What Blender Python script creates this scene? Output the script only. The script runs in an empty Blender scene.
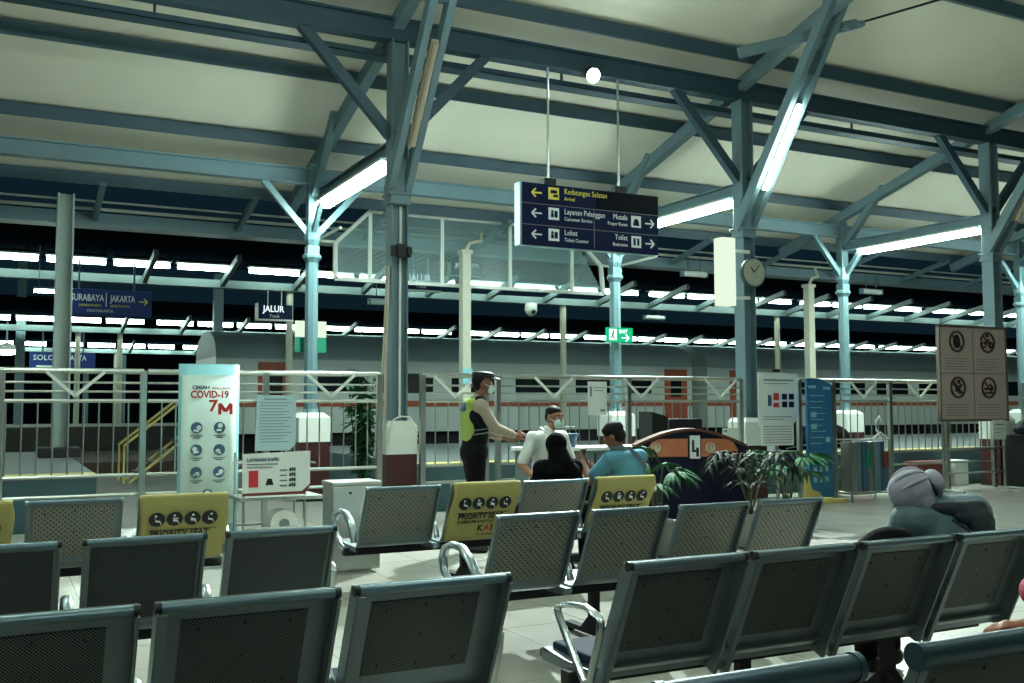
import bpy, bmesh, math, random
from mathutils import Vector, Matrix, Quaternion
random.seed(7)
PI = math.pi
COL = bpy.context.scene.collection
sc = bpy.context.scene

# ------------------------------------------------------------------ materials
def lin(c):
    def f(v):
        v /= 255.0
        return v / 12.92 if v <= 0.04045 else ((v + 0.055) / 1.055) ** 2.4
    return (f(c[0]), f(c[1]), f(c[2]), 1.0)

def mat(name, col, rough=0.5, metal=0.0, var=0.12, scale=6.0, bump=0.0, spec=0.5, coat=0.0):
    m = bpy.data.materials.new(name); m.use_nodes = True
    nt = m.node_tree; b = nt.nodes['Principled BSDF']
    b.inputs['Roughness'].default_value = rough
    b.inputs['Metallic'].default_value = metal
    b.inputs['Specular IOR Level'].default_value = spec
    b.inputs['Coat Weight'].default_value = coat
    base = lin(col)
    tc = nt.nodes.new('ShaderNodeTexCoord')
    nz = nt.nodes.new('ShaderNodeTexNoise'); nz.inputs['Scale'].default_value = scale
    nz.inputs['Detail'].default_value = 4
    nt.links.new(tc.outputs['Object'], nz.inputs['Vector'])
    mx = nt.nodes.new('ShaderNodeMix'); mx.data_type = 'RGBA'
    mx.inputs[6].default_value = tuple(max(0, v * (1 - var)) for v in base[:3]) + (1,)
    mx.inputs[7].default_value = tuple(min(1, v * (1 + var)) for v in base[:3]) + (1,)
    nt.links.new(nz.outputs['Fac'], mx.inputs[0])
    nt.links.new(mx.outputs[2], b.inputs['Base Color'])
    if bump:
        bp = nt.nodes.new('ShaderNodeBump'); bp.inputs['Strength'].default_value = bump
        bp.inputs['Distance'].default_value = 0.01
        nt.links.new(nz.outputs['Fac'], bp.inputs['Height'])
        nt.links.new(bp.outputs['Normal'], b.inputs['Normal'])
    return m

def emit(name, col, strength):
    m = bpy.data.materials.new(name); m.use_nodes = True
    nt = m.node_tree; nt.nodes.clear()
    e = nt.nodes.new('ShaderNodeEmission'); o = nt.nodes.new('ShaderNodeOutputMaterial')
    e.inputs['Color'].default_value = lin(col); e.inputs['Strength'].default_value = strength
    nt.links.new(e.outputs[0], o.inputs[0])
    return m

def math_node(nt, op, a, b=None):
    n = nt.nodes.new('ShaderNodeMath'); n.operation = op
    for i, v in enumerate((a, b)):
        if v is None: continue
        if isinstance(v, (int, float)): n.inputs[i].default_value = v
        else: nt.links.new(v, n.inputs[i])
    return n.outputs[0]

def perforated(name, col, hole, pitch, radius, rough, metal):
    """sheet steel with staggered round holes, laid out on the sheet's own x / z"""
    m = mat(name, col, rough, metal, var=0.18, scale=5.0)
    nt = m.node_tree; b = nt.nodes['Principled BSDF']
    tc = nt.nodes.new('ShaderNodeTexCoord'); sp = nt.nodes.new('ShaderNodeSeparateXYZ')
    nt.links.new(tc.outputs['Object'], sp.inputs[0])
    u = math_node(nt, 'DIVIDE', sp.outputs[0], pitch)
    v = math_node(nt, 'DIVIDE', sp.outputs[2], pitch * 0.9)
    ds = []
    for off in (0.0, 0.5):
        a = math_node(nt, 'SUBTRACT', math_node(nt, 'FRACT', math_node(nt, 'ADD', u, off + 100)), 0.5)
        c = math_node(nt, 'SUBTRACT', math_node(nt, 'FRACT', math_node(nt, 'ADD', v, off + 100)), 0.5)
        ds.append(math_node(nt, 'ADD', math_node(nt, 'MULTIPLY', a, a), math_node(nt, 'MULTIPLY', c, c)))
    d = math_node(nt, 'MINIMUM', ds[0], ds[1])
    k = math_node(nt, 'LESS_THAN', d, (radius / pitch) ** 2)
    src = b.inputs['Base Color'].links[0].from_socket
    mx = nt.nodes.new('ShaderNodeMix'); mx.data_type = 'RGBA'
    nt.links.new(k, mx.inputs[0]); nt.links.new(src, mx.inputs[6])
    mx.inputs[7].default_value = lin(hole)
    nt.links.new(mx.outputs[2], b.inputs['Base Color'])
    nt.links.new(math_node(nt, 'MULTIPLY', math_node(nt, 'SUBTRACT', 1.0, k), metal), b.inputs['Metallic'])
    nt.links.new(math_node(nt, 'ADD', math_node(nt, 'MULTIPLY', k, 0.5), rough), b.inputs['Roughness'])
    return m

def tiles(name, col, grout, size, rough):
    m = mat(name, col, rough, 0.0, var=0.10, scale=1.3)
    nt = m.node_tree; b = nt.nodes['Principled BSDF']
    tc = nt.nodes.new('ShaderNodeTexCoord'); sp = nt.nodes.new('ShaderNodeSeparateXYZ')
    nt.links.new(tc.outputs['Object'], sp.inputs[0])
    ks = []
    for ax in (0, 1):
        f = math_node(nt, 'FRACT', math_node(nt, 'ADD', math_node(nt, 'DIVIDE', sp.outputs[ax], size), 100))
        ks.append(math_node(nt, 'LESS_THAN', f, 0.008))
    k = math_node(nt, 'MAXIMUM', ks[0], ks[1])
    src = b.inputs['Base Color'].links[0].from_socket
    mx = nt.nodes.new('ShaderNodeMix'); mx.data_type = 'RGBA'
    nt.links.new(k, mx.inputs[0]); nt.links.new(src, mx.inputs[6]); mx.inputs[7].default_value = lin(grout)
    nt.links.new(mx.outputs[2], b.inputs['Base Color'])
    nz = nt.nodes.new('ShaderNodeTexNoise'); nz.inputs['Scale'].default_value = 2.2
    nt.links.new(tc.outputs['Object'], nz.inputs['Vector'])
    nt.links.new(math_node(nt, 'ADD', math_node(nt, 'MULTIPLY', nz.outputs['Fac'], 0.12), rough - 0.06), b.inputs['Roughness'])
    return m

def corrugated(name, col, rough, pitch, axis=0):
    m = mat(name, col, rough, 0.0, var=0.15, scale=2.0, spec=0)
    nt = m.node_tree; b = nt.nodes['Principled BSDF']
    tc = nt.nodes.new('ShaderNodeTexCoord'); sp = nt.nodes.new('ShaderNodeSeparateXYZ')
    nt.links.new(tc.outputs['Object'], sp.inputs[0])
    s = math_node(nt, 'SINE', math_node(nt, 'MULTIPLY', sp.outputs[axis], 2 * PI / pitch))
    bp = nt.nodes.new('ShaderNodeBump'); bp.inputs['Strength'].default_value = 0.8; bp.inputs['Distance'].default_value = 0.02
    nt.links.new(s, bp.inputs['Height']); nt.links.new(bp.outputs['Normal'], b.inputs['Normal'])
    return m

def glassy(name, tint, alpha, rough):
    """thin hazy pane: a share of the light is scattered by its film of dust"""
    m = bpy.data.materials.new(name); m.use_nodes = True
    nt = m.node_tree; nt.nodes.clear()
    o = nt.nodes.new('ShaderNodeOutputMaterial'); mx = nt.nodes.new('ShaderNodeMixShader')
    t = nt.nodes.new('ShaderNodeBsdfTransparent'); t.inputs[0].default_value = lin((225, 240, 240))
    p = nt.nodes.new('ShaderNodeBsdfPrincipled'); p.inputs['Base Color'].default_value = lin(tint)
    p.inputs['Roughness'].default_value = rough
    tl = nt.nodes.new('ShaderNodeBsdfTranslucent'); tl.inputs[0].default_value = lin(tint)
    m2 = nt.nodes.new('ShaderNodeMixShader'); m2.inputs[0].default_value = 0.4
    nt.links.new(p.outputs[0], m2.inputs[1]); nt.links.new(tl.outputs[0], m2.inputs[2])
    tc = nt.nodes.new('ShaderNodeTexCoord'); nz = nt.nodes.new('ShaderNodeTexNoise'); nz.inputs['Scale'].default_value = 1.6
    nt.links.new(tc.outputs['Object'], nz.inputs['Vector'])
    nt.links.new(math_node(nt, 'ADD', math_node(nt, 'MULTIPLY', nz.outputs['Fac'], alpha * .5), alpha * .85), mx.inputs[0])
    nt.links.new(t.outputs[0], mx.inputs[1]); nt.links.new(m2.outputs[0], mx.inputs[2])
    nt.links.new(mx.outputs[0], o.inputs[0])
    return m

M = {}
M['paint'] = mat('blue_grey_steel_paint', (94, 119, 127), 0.5, 0.0, 0.16, 3.0, 0.05)
M['paint_dark'] = mat('old_steel_paint', (46, 70, 82), 0.55, 0.0, 0.2, 2.5, 0.05)
M['paint_pale'] = mat('pale_blue_iron_paint', (84, 114, 119), 0.42, 0.0, 0.12, 4.0, 0.05)
M['white_paint'] = mat('white_paint', (208, 212, 204), 0.5, 0, 0.06, 5)
M['cream_paint'] = mat('cream_paint', (176, 176, 158), 0.5, 0, 0.1, 5)
M['maroon'] = mat('maroon_paint', (58, 16, 15), 0.45, 0, 0.15, 5)
M['ceiling'] = mat('roof_lining_board', (210, 206, 190), 0.8, 0, 0.10, 0.9, 0.1)
M['floor'] = tiles('ceramic_floor_tiles', (166, 164, 154), (104, 104, 98), 0.6, 0.2)
M['paving'] = mat('platform_concrete', (104, 104, 96), 0.8, 0, 0.25, 1.6, 0.2)
M['platform_top'] = mat('platform_top_paving', (84, 92, 92), 0.7, 0, 0.2, 2.0, 0.1)
M['yellow_line'] = mat('worn_yellow_line', (196, 180, 100), 0.7, 0, 0.2, 8)
M['platform_side'] = mat('platform_side_render', (62, 92, 98), 0.7, 0, 0.2, 3)
M['ballast'] = mat('brown_track_ballast', (72, 58, 46), 0.95, 0, 0.5, 30, 0.8)
M['corr_dark'] = corrugated('dark_corrugated_sheet', (9, 16, 24), 0.9, 0.2)
M['deck'] = mat('canopy_deck', (84, 100, 100), 0.6, 0, 0.15, 3)
M['chrome'] = mat('polished_steel', (196, 204, 204), 0.22, 1.0, 0.06, 9)
M['alu'] = mat('cast_aluminium', (150, 162, 164), 0.3, 1.0, 0.08, 9)
M['stainless'] = mat('brushed_stainless', (168, 172, 166), 0.34, 1.0, 0.1, 12)
M['seat_steel'] = mat('grey_seat_steel', (108, 119, 121), 0.36, 0.5, 0.14, 4)
M['seat_tube'] = mat('blue_grey_tube', (104, 124, 132), 0.3, 0.7, 0.1, 6)
M['rail_dark'] = mat('dark_blue_grey_rail', (52, 72, 82), 0.34, 0.5, 0.1, 6)
M['dense_back'] = perforated('dark_pad_back', (72, 80, 80), (26, 29, 29), 0.008, 0.0022, 0.5, 0.2)
M['fine_mesh'] = perforated('finely_perforated_steel', (96, 101, 99), (16, 17, 17), 0.0125, 0.0036, 0.45, 0.45)
M['coarse_mesh'] = perforated('coarsely_perforated_steel', (124, 126, 116), (34, 37, 37), 0.036, 0.0058, 0.4, 0.5)
M['black'] = mat('black_plastic', (14, 16, 17), 0.45, 0, 0.2, 8)
M['black_cloth'] = mat('black_cloth', (7, 8, 9), 0.95, 0, 0.3, 20, 0.2, 0.1)
M['rubber'] = mat('dark_rubber', (22, 24, 25), 0.8, 0, 0.2, 8)
M['navy_pad'] = mat('navy_vinyl_pad', (24, 36, 56), 0.75, 0, 0.15, 9, 0.05, 0.15)
M['sign_blank'] = mat('black_navy_sign_blank', (6, 9, 22), 0.6, 0, 0.08, 3, 0, 0.1)
M['yellow_cloth'] = mat('mustard_cloth', (160, 152, 92), 0.9, 0, 0.12, 9, 0.15)
M['ink'] = mat('black_print', (18, 18, 16), 0.7, 0, 0.1, 8)
M['ink_grey'] = mat('grey_print', (110, 116, 116), 0.7, 0, 0.1, 8)
M['ink_white'] = mat('white_print', (220, 226, 224), 0.6, 0, 0.05, 8)
M['ink_yellow'] = mat('yellow_print', (222, 208, 84), 0.6, 0, 0.05, 8)
M['ink_red'] = mat('red_print', (186, 40, 44), 0.6, 0, 0.05, 8)
M['ink_blue'] = mat('slate_blue_print', (60, 84, 110), 0.6, 0, 0.1, 8)
M['sign_navy'] = mat('navy_sign_face', (8, 18, 56), 0.5, 0, 0.08, 3, 0, 0.15)
M['sign_blue'] = mat('blue_sign_face', (20, 46, 104), 0.5, 0, 0.08, 3, 0, 0.2)
M['frame_brown'] = mat('brown_grey_frame', (92, 80, 72), 0.5, 0, 0.15, 6)
M['sign_side'] = mat('pale_sign_casing', (150, 180, 186), 0.45, 0, 0.08, 3)
M['banner'] = mat('pale_aqua_print', (196, 216, 208), 0.5, 0, 0.05, 3)
M['banner_edge'] = mat('aqua_print', (128, 184, 190), 0.5, 0, 0.1, 3)
M['paper'] = mat('white_paper', (206, 212, 206), 0.7, 0, 0.04, 5)
M['paper_blue'] = mat('bluish_paper', (160, 186, 190), 0.7, 0, 0.05, 5)
M['sky_blue'] = mat('blue_sign_print', (34, 96, 140), 0.5, 0, 0.12, 3)
M['pinkish'] = mat('faded_beige_panel', (172, 156, 148), 0.6, 0, 0.06, 4)
M['green'] = mat('green_panel', (10, 110, 84), 0.45, 0, 0.08, 4)
M['navy_lacquer'] = mat('navy_lacquer', (9, 10, 36), 0.5, 0, 0.1, 3, 0, 0.2)
M['wood_dark'] = mat('dark_brown_wood', (84, 44, 30), 0.5, 0, 0.25, 7, 0.05)
M['wood'] = mat('orange_brown_wood', (168, 98, 66), 0.45, 0, 0.25, 7, 0.05)
M['train_grey'] = mat('pale_grey_coach_paint', (180, 190, 184), 0.4, 0.1, 0.06, 1.5)
M['train_roof'] = mat('grey_coach_roof', (134, 150, 150), 0.55, 0.1, 0.12, 1.0)
M['train_glass'] = mat('dark_coach_glass', (14, 22, 28), 0.15, 0, 0.2, 2)
M['orange'] = mat('orange_coach_paint', (150, 72, 46), 0.5, 0, 0.1, 3)
M['leaf'] = mat('palm_leaf', (34, 80, 46), 0.6, 0, 0.35, 9, 0, 0.12)
M['leaf_dark'] = mat('dark_leaf', (15, 30, 24), 0.6, 0, 0.35, 9, 0, 0.12)
M['stem'] = mat('plant_stem', (70, 76, 48), 0.7, 0, 0.3, 9)
M['clay'] = mat('grey_plant_pot', (120, 124, 118), 0.7, 0, 0.15, 6)
M['skin'] = mat('brown_skin', (150, 104, 80), 0.55, 0, 0.08, 9)
M['skin_dark'] = mat('tan_skin', (128, 84, 62), 0.55, 0, 0.08, 9)
M['hair'] = mat('black_hair', (7, 7, 8), 0.65, 0, 0.3, 60, 0.4, 0.25)
M['shirt_white'] = mat('white_shirt_cloth', (210, 214, 208), 0.85, 0, 0.05, 14, 0.15)
M['shirt_blue'] = mat('teal_blue_tshirt', (76, 132, 152), 0.9, 0, 0.12, 10, 0.25)
M['uniform_beige'] = mat('beige_uniform', (160, 146, 130), 0.85, 0, 0.08, 14, 0.15)
M['vest_navy'] = mat('dark_vest', (11, 13, 17), 0.85, 0, 0.2, 12, 0.1, 0.2)
M['neon'] = mat('neon_yellow_green', (150, 170, 82), 0.8, 0, 0.08, 12)
M['trousers'] = mat('dark_trousers', (16, 12, 12), 0.9, 0, 0.2, 12, 0.1, 0.15)
M['mask'] = mat('pale_face_mask', (196, 222, 218), 0.8, 0, 0.05, 14)
M['hijab_grey'] = mat('lavender_grey_veil', (158, 156, 168), 0.85, 0, 0.12, 7, 0.2)
M['jacket'] = mat('slate_jacket', (80, 100, 108), 0.75, 0, 0.2, 6, 0.3)
M['jacket_dark'] = mat('dark_slate_hood', (24, 36, 42), 0.8, 0, 0.2, 6, 0.3)
M['pink'] = mat('rose_pink_cloth', (186, 70, 96), 0.85, 0, 0.12, 9, 0.2)
M['dim_tube'] = mat('unlit_tube', (150, 138, 118), 0.4, 0, 0.1, 5)
M['clock_face'] = mat('dusty_clock_face', (150, 154, 138), 0.5, 0, 0.2, 12)
M['red'] = mat('red_panel', (104, 42, 34), 0.5, 0, 0.1, 6)
M['tube'] = emit('lit_fluorescent', (228, 255, 246), 46.0)
M['fill_tube'] = emit('lit_fill_fluorescent', (228, 255, 246), 28.0)
M['tube_thin'] = emit('lit_thin_fluorescent', (226, 255, 238), 30.0)
M['tube_far'] = emit('lit_platform_fluorescent', (222, 255, 240), 11.0)
M['flood'] = emit('lit_floodlight', (225, 255, 250), 120.0)
M['exit'] = emit('backlit_green', (20, 140, 92), 0.7)
M['lightbox'] = emit('backlit_white', (222, 238, 214), 0.36)
M['lit_letter'] = emit('backlit_letter', (214, 236, 236), 0.45)
M['post_grey'] = mat('grey_green_post_paint', (140, 154, 148), 0.5, 0, 0.1, 4)
M['glass'] = glassy('dusty_glass', (205, 228, 230), 0.2, 0.3)

# ------------------------------------------------------------------ mesh building
def frame(d, up=Vector((0, 0, 1))):
    d = d.normalized()
    if abs(d.dot(up)) > 0.999: up = Vector((0, 1, 0))
    r = d.cross(up).normalized()
    return r, r.cross(d).normalized()

class MB:
    def __init__(s): s.bm = bmesh.new()
    def _face(s, vs, mi):
        try:
            f = s.bm.faces.new(vs); f.material_index = mi; return f
        except ValueError: return None
    def hexa(s, P, mi=0):
        v = [s.bm.verts.new(p) for p in P]
        for q in ((0, 3, 2, 1), (4, 5, 6, 7), (0, 1, 5, 4), (1, 2, 6, 5), (2, 3, 7, 6), (3, 0, 4, 7)):
            s._face([v[i] for i in q], mi)
        return s
    def box(s, x0, x1, y0, y1, z0, z1, mi=0):
        return s.hexa([(x0, y0, z0), (x1, y0, z0), (x1, y1, z0), (x0, y1, z0), (x0, y0, z1), (x1, y0, z1), (x1, y1, z1), (x0, y1, z1)], mi)
    def beam(s, p, q, w, h, mi=0, up=(0, 0, 1)):
        p, q = Vector(p), Vector(q); r, u = frame(q - p, Vector(up))
        P = []
        for c in (p, q):
            P += [c - r * w / 2 - u * h / 2, c + r * w / 2 - u * h / 2, c + r * w / 2 + u * h / 2, c - r * w / 2 + u * h / 2]
        return s.hexa(P, mi)
    def cyl(s, p, q, r0, r1=None, n=12, mi=0):
        r1 = r0 if r1 is None else r1
        p, q = Vector(p), Vector(q); a, b = frame(q - p)
        A = []; B = []
        for i in range(n):
            t = 2 * PI * i / n; o = a * math.cos(t) + b * math.sin(t)
            A.append(s.bm.verts.new(p + o * r0)); B.append(s.bm.verts.new(q + o * r1))
        for i in range(n): s._face([A[i], A[(i + 1) % n], B[(i + 1) % n], B[i]], mi)
        s._face(A[::-1], mi); s._face(B, mi)
        return s
    def tube(s, pts, r, n=8, closed=False, mi=0, flat=1.0, side=None):
        pts = [Vector(p) for p in pts]; rings = []; N = len(pts)
        for i, p in enumerate(pts):
            a = pts[(i - 1) % N] if (closed or i > 0) else p
            b = pts[(i + 1) % N] if (closed or i < N - 1) else p
            d = (b - a).normalized()
            if side is not None:
                R = Vector(side); R = (R - d * R.dot(d)).normalized(); U = d.cross(R)
            else: R, U = frame(d)
            rr = r[i] if isinstance(r, (list, tuple)) else r
            rings.append([s.bm.verts.new(p + R * math.cos(2 * PI * k / n) * rr * flat + U * math.sin(2 * PI * k / n) * rr) for k in range(n)])
        for i in range(N if closed else N - 1):
            A, B = rings[i], rings[(i + 1) % N]
            for k in range(n): s._face([A[k], A[(k + 1) % n], B[(k + 1) % n], B[k]], mi)
        if not closed: s._face(rings[0][::-1], mi); s._face(rings[-1], mi)
        return s
    def ell(s, c, r, rot=None, nu=16, nv=10, mi=0):
        c = Vector(c); R = rot or Matrix.Identity(3)
        top = s.bm.verts.new(c + R @ Vector((0, 0, r[2]))); bot = s.bm.verts.new(c + R @ Vector((0, 0, -r[2])))
        rows = []
        for j in range(1, nv):
            ph = PI * j / nv
            rows.append([s.bm.verts.new(c + R @ Vector((r[0] * math.sin(ph) * math.cos(2 * PI * k / nu), r[1] * math.sin(ph) * math.sin(2 * PI * k / nu), r[2] * math.cos(ph)))) for k in range(nu)])
        for k in range(nu):
            s._face([top, rows[0][k], rows[0][(k + 1) % nu]], mi)
            s._face([bot, rows[-1][(k + 1) % nu], rows[-1][k]], mi)
        for j in range(len(rows) - 1):
            for k in range(nu): s._face([rows[j][k], rows[j + 1][k], rows[j + 1][(k + 1) % nu], rows[j][(k + 1) % nu]], mi)
        return s
    def lathe(s, prof, c=(0, 0, 0), n=16, mi=0):
        c = Vector(c); rings = []
        for r, z in prof:
            rings.append([s.bm.verts.new(c + Vector((r * math.cos(2 * PI * k / n), r * math.sin(2 * PI * k / n), z))) for k in range(n)])
        for A, B in zip(rings, rings[1:]):
            for k in range(n): s._face([A[k], A[(k + 1) % n], B[(k + 1) % n], B[k]], mi)
        s._face(rings[0][::-1], mi); s._face(rings[-1], mi)
        return s
    def prism(s, poly, vec, mi=0):
        vec = Vector(vec)
        A = [s.bm.verts.new(p) for p in poly]; B = [s.bm.verts.new(Vector(p) + vec) for p in poly]
        n = len(A); s._face(A[::-1], mi); s._face(B, mi)
        for i in range(n): s._face([A[i], A[(i + 1) % n], B[(i + 1) % n], B[i]], mi)
        return s
    def strip(s, secs, mi=0):
        """sheet through rows of points (open surface)"""
        rows = [[s.bm.verts.new(p) for p in r] for r in secs]
        for A, B in zip(rows, rows[1:]):
            for k in range(len(A) - 1): s._face([A[k], A[k + 1], B[k + 1], B[k]], mi)
        return s
    def mesh(s, name, mats, smooth=False):
        bmesh.ops.recalc_face_normals(s.bm, faces=s.bm.faces[:])
        me = bpy.data.meshes.new(name); s.bm.to_mesh(me); s.bm.free()
        for m in (mats if isinstance(mats, (list, tuple)) else [mats]): me.materials.append(M[m] if isinstance(m, str) else m)
        if smooth:
            me.polygons.foreach_set('use_smooth', [True] * len(me.polygons))
            me.set_sharp_from_angle(angle=math.radians(42))
        return me
    def obj(s, name, mats, parent=None, smooth=False, bevel=0.0):
        return link(name, s.mesh(name, mats, smooth), parent, bevel)

def link(name, me, parent=None, bevel=0.0, loc=None):
    o = bpy.data.objects.new(name, me); COL.objects.link(o)
    if parent is not None: o.parent = parent
    if loc is not None: o.location = loc
    if bevel:
        b = o.modifiers.new('edge', 'BEVEL'); b.width = bevel; b.segments = 2; b.limit_method = 'ANGLE'
    return o

def tag(o, label, cat, group=None, kind=None):
    o['label'] = label; o['category'] = cat
    if group: o['group'] = group
    if kind: o['kind'] = kind
    return o

def thing(name, label, cat, loc=(0, 0, 0), rz=0.0, group=None, kind=None):
    o = bpy.data.objects.new(name, None); COL.objects.link(o)
    o.location = loc; o.rotation_euler = (0, 0, rz); o.empty_display_size = 0.2
    return tag(o, label, cat, group, kind)

def copy_tree(o, parent=None):
    c = o.copy(); COL.objects.link(c)
    if parent is not None: c.parent = parent; c.matrix_parent_inverse = o.matrix_parent_inverse
    for ch in list(o.children): copy_tree(ch, c)
    return c

def text(body, size, loc, m, parent, name='lettering', align='LEFT', rot=(PI / 2, 0, 0), bold=0.0, sx=1.0):
    cu = bpy.data.curves.new('t', 'FONT'); cu.body = body; cu.size = size; cu.align_x = align; cu.align_y = 'BOTTOM'
    cu.extrude = 0.0015; cu.offset = bold; cu.resolution_u = 2
    to = bpy.data.objects.new('t', cu); COL.objects.link(to)
    dg = bpy.context.evaluated_depsgraph_get()
    me = bpy.data.meshes.new_from_object(to.evaluated_get(dg))
    bpy.data.objects.remove(to); bpy.data.curves.remove(cu)
    me.name = name; me.materials.clear(); me.materials.append(M[m])
    o = link(name, me, parent); o.location = loc; o.rotation_euler = rot; o.scale = (sx, 1, 1)
    return o

def organic(name, blobs, m, parent, voxel=0.012, smooth=4):
    """many overlapping rounded volumes fused into one continuous skin"""
    b = MB()
    for q in blobs:
        if q[0] == 'c':
            p, e, r0, r1 = Vector(q[1]), Vector(q[2]), q[3], q[4]
            b.cyl(p, e, r0, r1, 14); b.ell(p, (r0,) * 3, None, 14, 8); b.ell(e, (r1,) * 3, None, 14, 8)
        else:
            b.ell(q[1], q[2], q[3] if len(q) > 3 else None, 18, 12)
    me = b.mesh('tmp', m); o = bpy.data.objects.new('tmp', me); COL.objects.link(o)
    r = o.modifiers.new('r', 'REMESH'); r.mode = 'VOXEL'; r.voxel_size = voxel; r.use_smooth_shade = True
    s_ = o.modifiers.new('s', 'SMOOTH'); s_.factor = 0.5; s_.iterations = smooth
    dg = bpy.context.evaluated_depsgraph_get()
    out = bpy.data.meshes.new_from_object(o.evaluated_get(dg)); out.name = name
    bpy.data.objects.remove(o); bpy.data.meshes.remove(me)
    out.materials.clear(); out.materials.append(M[m])
    out.polygons.foreach_set('use_smooth', [True] * len(out.polygons))
    return link(name, out, parent)

# ------------------------------------------------------------------ camera
cam = bpy.data.cameras.new('camera'); co = bpy.data.objects.new('camera', cam); COL.objects.link(co)
pit, yaw, rol = math.radians(3.7), math.radians(27.08), math.radians(-0.13)
fw = Vector((math.sin(yaw) * math.cos(pit), math.cos(yaw) * math.cos(pit), math.sin(pit)))
rt = Vector((math.cos(yaw), -math.sin(yaw), 0)); up = rt.cross(fw)
rt2 = rt * math.cos(rol) + up * math.sin(rol); up2 = up * math.cos(rol) - rt * math.sin(rol)
mw = Matrix((rt2, up2, -fw)).transposed().to_4x4(); mw.translation = Vector((0, 0, 1.45)); co.matrix_world = mw
cam.sensor_width = 36; cam.lens = 1008 / 1024 * 36; cam.clip_start = 0.05; cam.clip_end = 300
sc.camera = co
cam.dof.use_dof = False
sc.view_settings.view_transform = 'Standard'; sc.view_settings.look = 'None'
sc.view_settings.gamma = 1.0; sc.view_settings.use_curve_mapping = False
sc.view_settings.exposure = 1.65
w = bpy.data.worlds.new('night'); sc.world = w; w.use_nodes = True
w.node_tree.nodes['Background'].inputs[0].default_value = (0.10, 0.32, 0.5, 1)
w.node_tree.nodes['Background'].inputs[1].default_value = 0.012
# ------------------------------------------------------------------ setting: floor, roof, yard
def plane_slab(name, x0, x1, y0, y1, z0, z1, m, label, cat):
    return tag(MB().box(x0, x1, y0, y1, z0, z1).obj(name, m), label, cat, kind='structure')
plane_slab('floor', -14, 36, -12, 13.0, -0.12, 0.0, 'floor', 'glossy grey tiled floor of the waiting hall', 'floor')
plane_slab('ground', -40, 90, 13.0, 90, -0.2, -0.06, 'paving', 'dark concrete yard and track bed beyond the fence', 'ground')
def platform(x0, x1, y0, y1, label):
    t = thing('platform', label, 'platform', (0, 0, 0), 0, None, 'structure')
    MB().box(x0, x1, y0, y1, -0.06, 0.6).obj('platform_wall', 'platform_side', t)
    MB().box(x0, x1, y0, y1, 0.6, 0.65).obj('platform_paving', 'platform_top', t)
    MB().box(x0, x1, y0 + 0.05, y0 + 0.4, 0.65, 0.655).obj('edge_line', 'yellow_line', t)
platform(-14, 1.1, 13.1, 20.4, 'raised boarding platform with worn yellow edge, left of the crossing')
platform(5.3, 36, 13.1, 20.4, 'raised boarding platform with worn yellow edge, behind the main fence')
MB_b = MB().box(-10, 4.6, 24.5, 31, -0.06, 0.22)
tag(MB_b.obj('trackbed', 'ballast'), 'brown ballast bed beyond the crossing at left', 'trackbed', kind='structure')
tag(MB().box(-30, 80, 31.5, 38, -0.06, 0.9).obj('platform', 'paving'), 'far island platform under the second canopy', 'platform', kind='structure')
tag(MB().box(-60, 120, 75, 75.4, -0.2, 9).obj('wall_back', 'corr_dark'), 'dark far wall closing the railway yard', 'wall', kind='structure')

FILL_LAMPS = ((-4.5, 8), (0, 8), (4.6, 7.8), (-3, 2.5), (4, 2), (1, -4), (11.5, 4))
XS = (4.68, 10.55, 16.4, 22.2)
YA, YB = 12.5, 16.2
def roofz(y): return 6.92 - 0.28 * (y - 12.5)
rb = MB()
rb.prism([(-14, 18.35, roofz(18.35)), (-14, 0, roofz(0)), (-14, -14, roofz(14)), (-14, -14, roofz(14) + .1), (-14, 0, roofz(0) + .1), (-14, 18.35, roofz(18.35) + .1)], (54, 0, 0))
tag(rb.obj('ceiling', 'ceiling'), 'pale roof lining sloping down towards the platforms', 'roof', kind='structure')

names = {18.0: 'eave purlin, lowest dark roof beam above the platforms', 16.12: 'second roof purlin up from the eave',
         14.2: 'third roof purlin up from the eave', 12.1: 'fourth roof purlin, close above the main girder', 9.98: 'dark purlin crossing the upper right corner'}
for y, lab in names.items():
    z = roofz(y) - 0.11
    h = 0.2
    tag(MB().beam((-12, y, z), (34, y, z), 0.12, h, up=(0, -0.27, 1)).obj('purlin', 'paint_dark', bevel=0.008), lab, 'beam', kind='structure')
# girder over the near columns with flanges
g = MB().box(-12, 34, YA - .02, YA + .02, 6.36, 6.62).box(-12, 34, YA - .1, YA + .1, 6.62, 6.65).box(-12, 34, YA - .1, YA + .1, 6.33, 6.36)
tag(g.obj('girder', 'paint_dark'), 'long dark steel girder along the tops of the near columns', 'beam', kind='structure')
ct = thing('cable_tray', 'slotted cable tray running under the long girder', 'cable tray', (0, 0, 0))
b = MB().box(-12, 34, 12.72, 12.98, 6.2, 6.21).box(-12, 34, 12.72, 12.73, 6.2, 6.28).box(-12, 34, 12.97, 12.98, 6.2, 6.28)
b.obj('tray', 'paint_dark', ct)
MB().tube([(-12, 12.82, 6.23), (34, 12.82, 6.23)], .02).tube([(-12, 12.88, 6.23), (34, 12.88, 6.23)], .018).obj('cable', 'black', ct)
b = MB()
for x in (-8, -2.2, 1.6, 7.4, 13.3, 19.2, 25): b.box(x, x + .03, 12.84, 12.87, 6.27, 6.6)
b.obj('hanger', 'paint_dark', ct)
g = MB().box(-12, 34, YB - .02, YB + .02, 5.14, 5.36).box(-12, 34, YB - .09, YB + .09, 5.36, 5.385).box(-12, 34, YB - .09, YB + .09, 5.12, 5.145)
tag(g.obj('tie_beam', 'paint'), 'long blue grey tie beam between the far columns', 'beam', kind='structure')

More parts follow.
